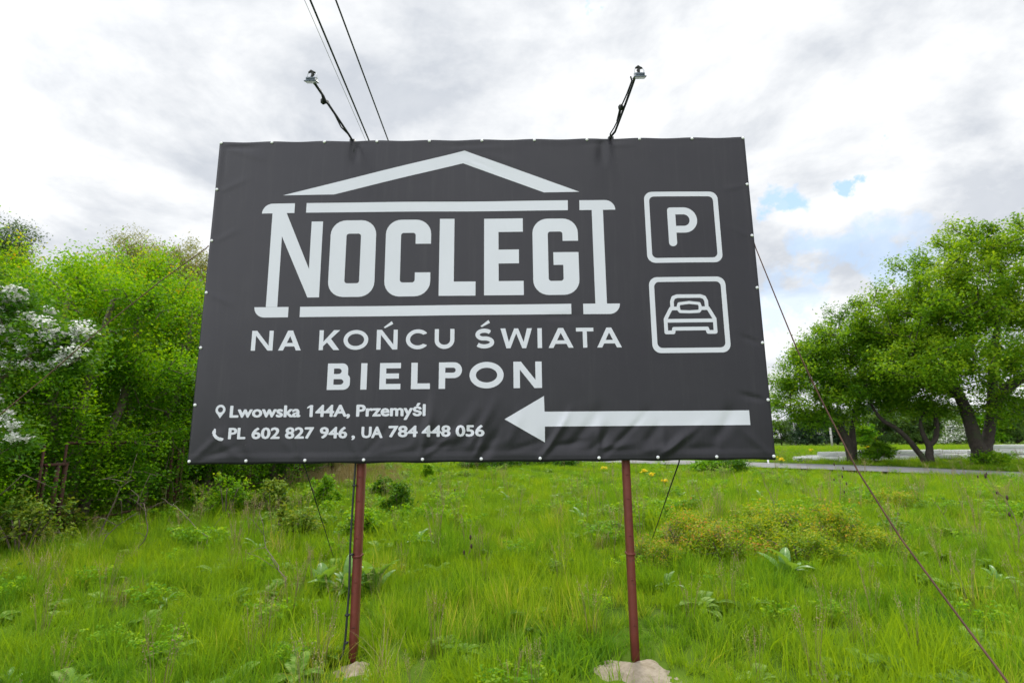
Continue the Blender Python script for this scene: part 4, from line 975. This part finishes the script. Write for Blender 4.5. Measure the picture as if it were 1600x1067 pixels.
# dead stalks and ropes of twig
def stalk(px, py, h, lean, label, heads=6, seed=1, rad=.006, ma=DRY, name='dead_stalk', side=5, curve=.1, grp=None):
    x, y, z = gpt(px, py); rg = random.Random(seed); root = empty(name, (x, y, z), label, 'dead stalk', grp)
    P = [np.array((lean * h * (t ** 1.3) + curve * h * math.sin(t * 3), .05 * h * math.sin(t * 4 + seed), h * t)) for t in [i / 8 for i in range(9)]]
    m = MB(); m.tube(P, [rad * (1 - .07 * i) for i in range(9)], 6)
    ends = [P[-1]]
    for k in range(side):
        t = rg.uniform(.35, .95); b = P[int(t * 8)]; a = rg.uniform(0, 6.28); L = h * rg.uniform(.10, .25)
        e = b + np.array((math.cos(a) * L * .7, math.sin(a) * L * .7, L)); m.tube([b, (b + e) / 2 + np.array((math.cos(a) * .1 * L, 0, -.03 * L)), e], [rad * .55, rad * .45, rad * .35], 5); ends.append(e)
    m.build('stem', ma, root, smooth=True)
    if heads:
        for e in ends[:heads]:
            q = MB(); q.lathe([(.003, -.03), (.014, -.012), (.017, .01), (.012, .03), (.003, .045)], 7, c=e); q.build('seed_head', DARKSEED, root)
    return root
DS = 'dead plant stalks in the meadow'
for a in ((1312, 800, 1.1, -.04, 'tall dead stalk with dark seed heads before the road, left of the guy wire', 7, 1, .008), (1208, 832, .95, -.10, 'thin dark bare stalk rising from the reddish bushes', 0, 2, .007), (1590, 872, 1.15, -.22, 'dark leaning dead stalk at the right edge of the photograph', 5, 3, .007),
          (1560, 800, .8, -.4, 'bent dark dead stalk near the right edge below the road', 4, 4, .006), (1490, 850, .75, -.35, 'thin bare stalk leaning left, between guy wire and right edge', 0, 5, .005), (1095, 812, .7, -.15, 'fine dry stalk near the right post, far in the meadow', 0, 6, .005),
          (722, 885, .45, .25, 'dark drooping weed stalk in the middle of the meadow', 3, 7, .004), (706, 795, .5, .12, 'dry stalk with a dark head between the posts', 2, 8, .005), (1500, 815, 1.0, -.02, 'straight thin dry stalk near the road, right of the guy wire', 0, 9, .004), (1168, 790, .55, -.12, 'pale dry stalk far right of the right post', 0, 10, .005)):
    stalk(a[0], a[1], a[2], a[3], a[4], heads=a[5], seed=a[6], rad=a[7], grp=DS)
TG = 'bare fallen branches along the hedge'
def dead_branch(pts, rad, label, seed):
    base_ = pts[0]; root = empty('dead_branch', base_, label, 'branch', TG); rg = np.random.default_rng(seed)
    P = [np.array(p) - np.array(base_) for p in pts]; m = MB(); Q = []
    for i in range(len(P) - 1):
        for k in range(4): Q.append(P[i] * (1 - k / 4) + P[i + 1] * k / 4 + rg.normal(size=3) * .02)
    Q.append(P[-1]); n = len(Q); m.tube(Q, [rad * (1 - .7 * i / n) for i in range(n)], 6)
    for k in range(7):
        i = int(rg.integers(2, n - 1)); b = Q[i]; d = rg.normal(size=3) * .22; d[2] = abs(d[2]); m.tube([b, b + d * .6, b + d + np.array((0, 0, -.05))], [rad * .4, rad * .3, rad * .2], 5)
    m.build('bough', BARKG, root, smooth=True)
for (pp, rad, lb, s) in (([(145, 860, 5.0), (190, 760, 4.9), (205, 745, 4.8)], .014, 'grey bare branch leaning against the fence posts', 1),
        ([(215, 865, 4.4), (232, 830, 4.4), (225, 790, 4.5), (205, 765, 4.6)], .010, 'curved pale bare branch hanging over the grass', 2),
        ([(345, 880, 4.2), (310, 825, 4.8), (275, 795, 5.4), (252, 778, 5.8)], .010, 'long bare branch lying in front of the middle fence', 3),
        ([(150, 870, 4.4), (170, 830, 4.6), (215, 800, 4.8)], .010, 'short twiggy bare branch low on the left', 4),
        ([(450, 915, 1.9), (425, 870, 2.2), (405, 800, 2.5)], .008, 'reddish thin stick standing in the grass left of the burdock', 5)):
    P = [tuple(at(px, py, Y)) for (px, py, Y) in pp]; dead_branch(P, rad, lb, s)

# yellow wildflowers
FG = 'yellow wildflower clumps'
def flower_clump(px, py, h, n, label, seed):
    x, y, z = gpt(px, py); root = empty('wildflower', (x, y, z), label, 'wildflower', FG); rg = np.random.default_rng(seed)
    m = MB(); hd = []; 
    for k in range(n):
        a = rg.uniform(0, 6.28); r = rg.uniform(0, .14); e = np.array((math.cos(a) * r, math.sin(a) * r, h * rg.uniform(.75, 1.1))); m.tube([(e[0] * .3, e[1] * .3, -.02), e * .6, e], .004, 5); hd.append(e)
    m.build('stems', LEAF_SAP, root)
    l = MB(); l.addn(*leaf_cloud(rg, np.array(hd), 22, .05, .6, .045, .2, .9, .9, .8)); l.build('petals', YELLOW, root)
for (px, py, h, n, lb, s) in ((1007, 748, .35, 9, 'yellow wildflowers just right of the right post, under the board', 1), (1020, 752, .3, 6, 'yellow flowers beside the right post, second clump from it', 2), (1040, 766, .3, 5, 'small low yellow flower clump in the grass near the dark rope', 3), (945, 742, .3, 5, 'yellow flowers left of the right post', 4),
        (1221, 731, .5, 12, 'yellow wildflower clump at the lower right corner of the billboard by the road', 5), (1356, 709, .5, 14, 'bright yellow flower clump beside the tree trunk beyond the road', 6), (1268, 709, .35, 8, 'faint yellow flowers beyond the road', 7)):
    flower_clump(px, py, h, n, lb, s)

# ------------------------------------------------------------------ pipes beyond the trees
pm = {}
def pipe_mesh(L, r):
    k = 20; m = MB(); prof = [(r, -L / 2), (r, L / 2 - .25), (r * 1.12, L / 2 - .22), (r * 1.12, L / 2), (r * .86, L / 2), (r * .86, -L / 2)]
    V_ = []; 
    for (q, h) in prof:
        for j in range(k): t = 2 * PI * j / k; V_.append((h, q * math.cos(t), q * math.sin(t)))
    n = len(prof); m.add(V_, [(i * k + (j + 1) % k, i * k + j, ((i + 1) % n) * k + j, ((i + 1) % n) * k + (j + 1) % k) for i in range(n) for j in range(k)])
    return m.mesh('pipe', PIPE, True)
PM = pipe_mesh(6, .13)
PG = 'white pipes lying beyond the trees'
HEAP = ['in the small heap nearest the billboard', 'in the heap left of the crooked stems', 'in the heap just left of the forked trunk', 'in the stack at the right edge']
npipe = {}
for (px, Y, rz, up, s, k) in ((1285, 27.2, 8, 0, .6, 0), (1300, 27.8, -14, 0, .55, 0), (1310, 27.4, 4, .26, .4, 0), (1290, 28.4, 20, 0, .5, 0), (1330, 27.9, 5, 0, .5, 0),
        (1390, 27, 3, 0, 1, 1), (1410, 27.5, -3, 0, 1, 1), (1400, 27.25, 1, .26, .9, 1), (1430, 27.9, 6, 0, 1, 1), (1375, 27.8, -8, 0, .6, 1), (1450, 27.4, 2, 0, .8, 1),
        (1485, 27.3, -2, 0, .8, 2), (1475, 27.6, 3, .26, .6, 2), (1500, 27.0, 7, 0, .5, 2),
        (1580, 26.6, 2, 0, 1, 3), (1600, 26.95, -2, 0, 1.1, 3), (1595, 26.8, 1, .26, 1, 3), (1620, 27.3, 3, 0, 1, 3), (1612, 27.1, 0, .28, 1, 3), (1618, 26.95, 2, .52, .9, 3)):
    p = at(px, 710, Y); o = bpy.data.objects.new('pipe', PM); col.objects.link(o)
    o.location = (p[0], Y, gh(p[0], Y) + .12 + up); o.rotation_euler = (0, 0, R(rz)); o.scale = (s, 1, 1)
    npipe[(k, up > 0)] = npipe.get((k, up > 0), -1) + 1
    tag(o, 'white pipe ' + HEAP[k] + ', ' + ORD[npipe[(k, up > 0)]] + (' on top' if up else ' below'), 'pipe', PG)

# ------------------------------------------------------------------ far poles and marker
def pole(px, Y, ztop_py, r, label, arms=False):
    t = at(px, ztop_py, Y); zb = gh(t[0], Y); root = empty('utility_pole', (t[0], Y, zb), label, 'pole')
    m = MB(); h = t[2] - zb; m.tube([(0, 0, -.1), (0, 0, h)], [r, r * .7], 10); m.build('shaft', POLEW, root, smooth=True)
    if arms: m = MB(); m.box((0, 0, h - .5), (1.6, .12, .12)); [m.lathe([(.06, 0), (.08, .1), (.03, .2)], 8, c=(q, 0, h - .44)) for q in (-.7, 0, .7)]; m.build('crossarm', POLEW, root)
pole(1297, 52, 668, .12, 'pale pole in front of the distant trees, seen beside the dark trunk')
pole(1239, 78, 652, .14, 'distant thin pole right of the billboard', True)
ctr = (fa + fb) / 2; zb = gh(ctr[0], ctr[1]); root = empty('utility_pole', (ctr[0], ctr[1], zb), 'utility pole carrying the overhead cables behind the billboard', 'pole')
m = MB(); m.tube([(0, 0, -.1), (0, 0, 7.4 - zb)], [.14, .10], 10); m.build('shaft', POLEW, root, smooth=True)
m = MB(); m.box((0, 0, 6.85 - zb), (abs(fa[0] - fb[0]) + .4, .12, .12)); m.build('crossarm', POLEW, root)
x, y, z = gpt(1201, 728); root = empty('marker_post', (x, y, z), 'short white marker post at the road edge under the lower right corner of the billboard', 'marker post')
m = MB(); m.tube([(0, 0, -.1), (0, 0, .42)], [.045, .04], 8); m.lathe([(.045, .42), (.03, .45), (.005, .46)], 8); m.build('shaft', PIPE, root)

# ------------------------------------------------------------------ distant tree line
def far_tree(seed, lm, h, r, n=60, per=60, con=False):
    st = [([(0, 0, 0), (0, 0, h * .4), (0, 0, h * .8)], [.2, .15, .06])]
    ells = [((0, 0, h * (1 - .5 * q)), (r * (.18 + .8 * q), r * (.18 + .8 * q), h * .16)) for q in (.1, .4, .75, 1.1, 1.45, 1.8)] if con else [((0, 0, h * .14), (r * 1.15, r * 1.15, h * .14)), ((0, 0, h * .52), (r, r, h * .45)), ((r * .4, 0, h * .4), (r * .7, r * .7, h * .35)), ((-r * .4, 0, h * .62), (r * .5, r * .5, h * .3))]
    return make_tree('conifer_tree' if con else 'broadleaf_tree', (0, 0, 0), 'x', 'tree', None, st, ells, n, per, .75, .7, .36, lm, BARK, seed, .03, .35, step=1.2, lo=.1, hi=.8, up=.2, arch=-.05 if con else .1)
FP = [far_tree(71, LEAF_FAR, 8, 3.2, 80, 70), far_tree(72, LEAF_FAR, 7, 3.4, 80, 70), far_tree(73, LEAF_CON, 9, 2.2, 80, 70, True), far_tree(74, LEAF_HEDGE, 5, 2.6, 60, 70)]
kinds = ['distant round green tree', 'distant spreading green tree', 'distant dark conifer', 'distant bright green bush-like tree']
fl = [False] * 4; rg = random.Random(9); cnt_ = {}
far = [(1222, 82, 0, .62), (1243, 86, 2, .62), (1262, 76, 2, .72), (1276, 84, 0, .75), (1292, 90, 1, .85), (1310, 80, 2, .8), (1330, 84, 0, .8), (1350, 76, 3, .7), (1366, 88, 2, 1.0), (1384, 80, 1, .9), (1402, 90, 2, 1.1), (1420, 84, 2, 1.0), (1440, 78, 0, .9), (1458, 84, 3, 1.0), (1478, 78, 1, .9), (1520, 82, 0, .9), (1545, 76, 3, 1.1), (1568, 82, 1, 1.0), (1592, 76, 0, 1.0), (1616, 82, 3, 1.1), (1645, 78, 1, 1.0), (1690, 82, 0, 1.0), (1495, 90, 2, 1.0),
       (1190, 84, 1, .7), (1150, 80, 0, .7), (1100, 84, 2, .8), (1050, 80, 1, .8), (990, 84, 0, .8), (930, 80, 3, .9), (860, 84, 1, .8), (790, 80, 0, .8), (720, 80, 2, .9), (650, 70, 0, .8), (580, 66, 1, .9), (510, 60, 3, 1.0), (450, 52, 0, .9)]
for (px, Y, k, s) in far:
    o = copy_tree(FP[k]) if fl[k] else FP[k]; fl[k] = True
    t = at(px, 700, Y); o.location = (t[0], Y, gh(t[0], Y)); o.scale = (s * rg.uniform(.9, 1.15), s, s * rg.uniform(.9, 1.1)); o.rotation_euler = (0, 0, rg.uniform(0, 6))
    cnt_.setdefault((k, px < 1200), []).append((px, o))
    o['group'] = 'distant tree line, ' + kinds[k].split(' ', 1)[1] + 's'
for (k, hid), L_ in cnt_.items():
    for i, (px, o) in enumerate(sorted(L_, key=lambda q: q[0])):
        o['label'] = kinds[k] + (' hidden behind the billboard, ' if hid else ' right of the billboard, ') + ORD[i] + ' of its kind from the left'
x = at(1498, 690, 60)[0]
bush('blossoming_bush', (x, 60, gh(x, 60)), 'distant bush in white blossom left of the forked trunk', 'bush', None, 2.2, 2.6, 60, 60, .22, LEAF_FAR, 81, spread=.5, tip=.01, flowers=(lambda c: c[1] < .6, 60, .4, .17))
# dark shrubs far off under the middle of the board, and by the road
for (px, py, r, h, lm, lb, s) in ((760, 731, 1.7, .65, LEAF_HAW, 'low dark shrub far off under the board, left of the other two', 1), (815, 730, 1.7, .65, LEAF_HAW, 'low dark shrub far off under the middle of the board', 2), (872, 729, 1.5, .6, LEAF_HAW, 'low dark shrub far off under the board, nearest the right post', 3),
        (1105, 738, .8, .5, LEAF_SAP, 'green clump near the road under the right end of the board', 4), (1142, 737, .8, .5, LEAF_HAW, 'darker clump near the road under the right end of the board', 5)):
    x, y, z = gpt(px, py); bush('bush', (x, y, z - .05), lb, 'bush', None, r, h, 50, 60, .12, lm, 200 + s, spread=.3, lo=.05, hi=.5)

# ------------------------------------------------------------------ grass and weeds (stuff)
def blades(m, rng, n, rad, h, wd_, bend=.5, lo=.1, hi=.85):
    nl = 5; a = rng.uniform(0, 2 * PI, n); rr = rad * np.sqrt(rng.uniform(0, 1, n))
    bx, by = rr * np.cos(a), rr * np.sin(a)
    la = rng.uniform(0, 2 * PI, n); be = bend * rng.uniform(.15, 1.3, n); H_ = h * rng.uniform(.45, 1.15, n); W_ = wd_ * rng.uniform(.6, 1.3, n)
    fa = la + PI / 2 + rng.normal(size=n) * .5
    V_ = np.zeros((n, 2 * nl, 3))
    for i in range(nl):
        t = i / (nl - 1); ang = be * t * 1.35
        r_ = H_ * (be * .5) * t * t * (1.0) + H_ * .12 * t * be; z_ = H_ * (t - .28 * be * t * t)
        x_ = bx + np.cos(la) * r_; y_ = by + np.sin(la) * r_; ww = W_ * (1 - t ** 1.6) * .5 + .0003
        for s, j in ((-1, 0), (1, 1)):
            V_[:, 2 * i + j, 0] = x_ + s * ww * np.cos(fa); V_[:, 2 * i + j, 1] = y_ + s * ww * np.sin(fa); V_[:, 2 * i + j, 2] = z_ - .02
    Q = np.array([[2 * i, 2 * i + 1, 2 * i + 3, 2 * i + 2] for i in range(nl - 1)])
    Q = (Q[None] + (np.arange(n) * 2 * nl)[:, None, None]).reshape(-1, 4)
    m.addn(V_.reshape(-1, 3), Q, np.repeat(rng.uniform(lo, hi, n), nl - 1))
def proto_collection(name, meshes):
    c = bpy.data.collections.new(name)
    for i, me in enumerate(meshes): c.objects.link(bpy.data.objects.new(name + '_%02d' % i, me))
    return c
def scatter(name, pts, rot, scl, idx, coll, label, cat):
    me = bpy.data.meshes.new(name); me.vertices.add(len(pts)); me.vertices.foreach_set('co', np.asarray(pts, np.float32).ravel())
    for nm, ty, dat, key in (('rot', 'FLOAT_VECTOR', rot, 'vector'), ('scl', 'FLOAT_VECTOR', scl, 'vector'), ('pick', 'INT', idx, 'value')):
        a = me.attributes.new(nm, ty, 'POINT'); a.data.foreach_set(key, np.asarray(dat, np.int32 if ty == 'INT' else np.float32).ravel())
    o = bpy.data.objects.new(name, me); col.objects.link(o)
    ng = bpy.data.node_groups.new(name + '_scatter', 'GeometryNodeTree')
    ng.interface.new_socket('Geometry', in_out='INPUT', socket_type='NodeSocketGeometry'); ng.interface.new_socket('Geometry', in_out='OUTPUT', socket_type='NodeSocketGeometry')
    gi = ng.nodes.new('NodeGroupInput'); go = ng.nodes.new('NodeGroupOutput')
    ip = ng.nodes.new('GeometryNodeInstanceOnPoints'); ci = ng.nodes.new('GeometryNodeCollectionInfo')
    ci.inputs['Collection'].default_value = coll; ci.inputs['Separate Children'].default_value = True; ci.inputs['Reset Children'].default_value = True
    def na(n, ty):
        q = ng.nodes.new('GeometryNodeInputNamedAttribute'); q.data_type = ty; q.inputs['Name'].default_value = n; return q.outputs['Attribute']
    L = ng.links.new
    L(gi.outputs[0], ip.inputs['Points']); L(ci.outputs[0], ip.inputs['Instance']); ip.inputs['Pick Instance'].default_value = True
    L(na('pick', 'INT'), ip.inputs['Instance Index']); L(na('rot', 'FLOAT_VECTOR'), ip.inputs['Rotation']); L(na('scl', 'FLOAT_VECTOR'), ip.inputs['Scale'])
    L(ip.outputs[0], go.inputs[0])
    md = o.modifiers.new('scatter', 'NODES'); md.node_group = ng
    return tag(o, label, cat, kind='stuff')
rng = np.random.default_rng(77)
gm = []
for (n, rad, h, wd_, bend, lo, hi) in ((46, .11, .30, .0072, .9, .05, .7), (46, .12, .22, .0080, 1.2, .1, .85), (40, .10, .38, .0068, .7, .0, .7), (52, .13, .17, .0090, 1.3, .1, .9), (42, .12, .28, .0078, 1.5, .2, .95),
        (30, .10, .42, .0058, .6, .5, 1.0), (44, .13, .24, .0110, 1.2, .0, .35)):
    m = MB(); blades(m, rng, n, rad, h, wd_, bend, lo, hi); gm.append(m.mesh('grass_tuft', GRASS))
# coarse tufts for farther off
for (n, rad, h, wd_) in ((60, .30, .30, .016), (60, .34, .24, .018), (50, .28, .36, .014)):
    m = MB(); blades(m, rng, n, rad, h, wd_, .8, .1, .85); gm.append(m.mesh('grass_tuft', GRASS))
GC = proto_collection('grass_tufts', gm)
P, Ro, Sc, Id = [], [], [], []
WP, WR, WS, WI = [], [], [], []
foot = ((1.20, -.22, .50, .50), (-1.02, -.12, .22, .32))
def ring_pts(d0, d1, dens, wide=1.22):
    ex = 4.5        # a margin either side of the view
    A = wide * (d1 * d1 - d0 * d0) + 2 * ex * (d1 - d0); n = int(A * dens)
    D = rng.uniform(d0, d1, n * 3); keep = rng.uniform(size=n * 3) < (wide * D + ex) / (wide * d1 + ex); D = D[keep][:n]
    x = rng.uniform(-1, 1, len(D)) * (wide * D + ex) + CAM[0]; return x, D - 4.68
for (d0, d1, dens, smin, smax, coarse) in ((1.6, 9, 62, .75, 1.2, 0), (9, 17, 30, .95, 1.5, 0), (9, 17, 5, .5, .8, 1), (17, 30, 11, .8, 1.3, 1), (30, 60, 2.6, 1.0, 1.7, 1)):
    X_, Y_ = ring_pts(d0, d1, dens)
    for x, y in zip(X_, Y_):
        if road_dist(x, y) < 1.85 + (.3 if coarse else 0): continue
        inm = False
        for (cx, cy, ax, ay) in foot:
            q = ((x - cx) / ax) ** 2 + ((y - cy) / ay) ** 2
            if q < .62 or (q < 1.1 and y < cy and rng.uniform() < .4): inm = True
        if inm: continue
        if x < -8.6 and y > 1 and rng.uniform() < .7: continue
        D = y + 4.68
        c1 = mnoise.noise(Vector((x * .9, y * .9, 0))); c2 = mnoise.noise(Vector((x * 2.6, y * 2.6, 5)))
        s = rng.uniform(smin, smax) * .9 * (1 + .45 * c1 + .35 * c2)
        if D > 22: s *= .75
        P.append((x, y, gh(x, y))); Ro.append((rng.normal() * .22, rng.normal() * .22, rng.uniform(0, 6.28)))
        Sc.append((s, s, s * rng.uniform(.8, 1.15)))
        if coarse: Id.append(7 + int(rng.integers(0, 3)))
        else:
            r = rng.uniform()
            if mnoise.noise(Vector((x * .55, y * .55, 20))) > .22 and r < .5: Id.append(5)
            elif mnoise.noise(Vector((x * .7, y * .7, 30))) > .2 and r < .5: Id.append(6)
            else: Id.append(int(rng.integers(0, 5)))
scatter('grass', P, Ro, Sc, Id, GC, 'lush uneven bright green meadow grass covering the ground', 'grass')
# broad-leaved ground weeds: rosettes, feathery fronds, clover-like mats, fine dry wisps
wm = []
def frond(m, rg, L, az, el):
    ca, sa = math.cos(az), math.sin(az); p = np.zeros(3); e = el; V_ = []; side = np.array((-sa, ca, 0)); c = []
    for i in range(14):
        d = np.array((ca * math.cos(e), sa * math.cos(e), math.sin(e))); p = p + d * L / 14; e -= .11; t = i / 13
        w_ = L * .26 * math.sin(PI * (t * .85 + .12)); c.append(p.copy())
        for s in (-1, 1):
            q = p + side * s * w_ + d * w_ * .5; a = p - d * .008; b = p + d * .010
            mid = (p + q) / 2; V_ = [a, mid - d * .012, q, mid + d * .014]; m.add(V_, [(0, 1, 2, 3)], float(rg.uniform(.3, 1)))
    m.tube([np.zeros(3)] + c[::4], .003, 4, tint=.5)
for k in range(2):
    m = MB(); rg = np.random.default_rng(k)
    for q in range(8): frond(m, rg, rg.uniform(.16, .26), q * .8 + rg.uniform(-.2, .2), rg.uniform(.6, 1.2))
    wm.append(m.mesh('weed', LEAF_WEED))
for k in range(2):
    m = MB(); rg = random.Random(k + 10)
    for q in range(9): big_leaf(m, (0, 0, 0), q * 2.4, R(rg.uniform(25, 75)), rg.uniform(.10, .18), rg.uniform(.018, .032), 1.2, q, rg.uniform(.1, .9))
    wm.append(m.mesh('weed', LEAF_DOCK, True))
for k in range(3):
    m = MB(); rg = np.random.default_rng(k + 20); c = rg.normal(size=(26, 3)) * np.array((.09, .09, .05)) + np.array((0, 0, .14))
    m.addn(*leaf_cloud(rg, c, 9, .035, .7, .034, .2, .95, .7, .6)); 
    for q in c[::3]: m.tube([(q[0] * .3, q[1] * .3, -.02), tuple(q)], .002, 4)
    wm.append(m.mesh('weed', LEAF_SAP if k != 1 else LEAF_WEED))
for k in range(2):
    m = MB(); rg = np.random.default_rng(60 + k)
    for q in range(9):
        a = rg.uniform(0, 6.28); L = rg.uniform(.34, .52); le = rg.uniform(.03, .12); P_ = [np.array((math.cos(a) * (.03 + le * t * t), math.sin(a) * (.03 + le * t * t), L * t)) for t in (0, .4, .75, 1)]
        m.tube(P_, [.0016, .0014, .0012, .001], 3, tint=.5)
        c = P_[2] + (P_[3] - P_[2]) * rg.uniform(0, 1, (16, 1)); V_, Q_ = leaf_quads(rg, c + rg.normal(size=(16, 3)) * .009, .012, .3, .4); m.addn(V_, Q_, rg.uniform(.2, .9, 16))
    wm.append(m.mesh('seeding_grass', DRYGRASS))
for k in range(2):
    m = MB(); blades(m, np.random.default_rng(30 + k), 26, .07, .42 - .1 * k, .0032, .9, .1, .95); wm.append(m.mesh('dry_wisp', DRYGRASS))
WC = proto_collection('weeds', wm)
for (d0, d1, dens) in ((1.8, 9, 3.8), (9, 20, 2.0), (20, 34, .7)):
    X_, Y_ = ring_pts(d0, d1, dens)
    for x, y in zip(X_, Y_):
        if road_dist(x, y) < 2 or any(((x - cx) / ax) ** 2 + ((y - cy) / ay) ** 2 < .9 for cx, cy, ax, ay in foot): continue
        n1 = mnoise.noise(Vector((x * .8, y * .8, 40))); r = rng.uniform()
        if n1 > .1: k = (0, 1)[int(r * 2)]
        elif n1 < -.15: k = (4, 5, 6)[int(r * 3)]
        else: k = int(rng.integers(0, 11))
        if rng.uniform() < .22: k = 7 + int(rng.integers(0, 2))
        if d0 < 9 and k in (4, 5, 6) and rng.uniform() < .55: continue
        if k in (2, 3) and rng.uniform() < .5: k = 4
        s = rng.uniform(.7, 1.3) * (1 if d0 < 9 else 1.4)
        WP.append((x, y, gh(x, y) + .02)); WR.append((0, 0, rng.uniform(0, 6.28))); WS.append((s, s, s)); WI.append(k)
scatter('meadow_weeds', WP, WR, WS, WI, WC, 'mixed feathery and broad leaved weeds with dry wisps in the grass', 'weeds')
# dry reeds behind the fence end
DP, DR, DSc, DI = [], [], [], []
dm = []
for k in range(3):
    m = MB(); blades(m, np.random.default_rng(50 + k), 60, .25, .95, .010, .35, .0, .9); dm.append(m.mesh('dry_tuft', DRYGRASS))
DC = proto_collection('dry_tufts', dm)
for _ in range(420):
    Y = rng.uniform(15.5, 24); px = rng.uniform(425, 640); t = at(px, 735, Y)
    if px > 560 and rng.uniform() < .5: continue
    DP.append((t[0], Y, gh(t[0], Y))); DR.append((0, 0, rng.uniform(0, 6))); s = rng.uniform(.5, 1.0); DSc.append((s, s, s * (.9 if px < 560 else .55))); DI.append(int(rng.integers(0, 3)))
scatter('dry_grass', DP, DR, DSc, DI, DC, 'tall dry straw coloured grass behind the fence seen under the board', 'dry grass')
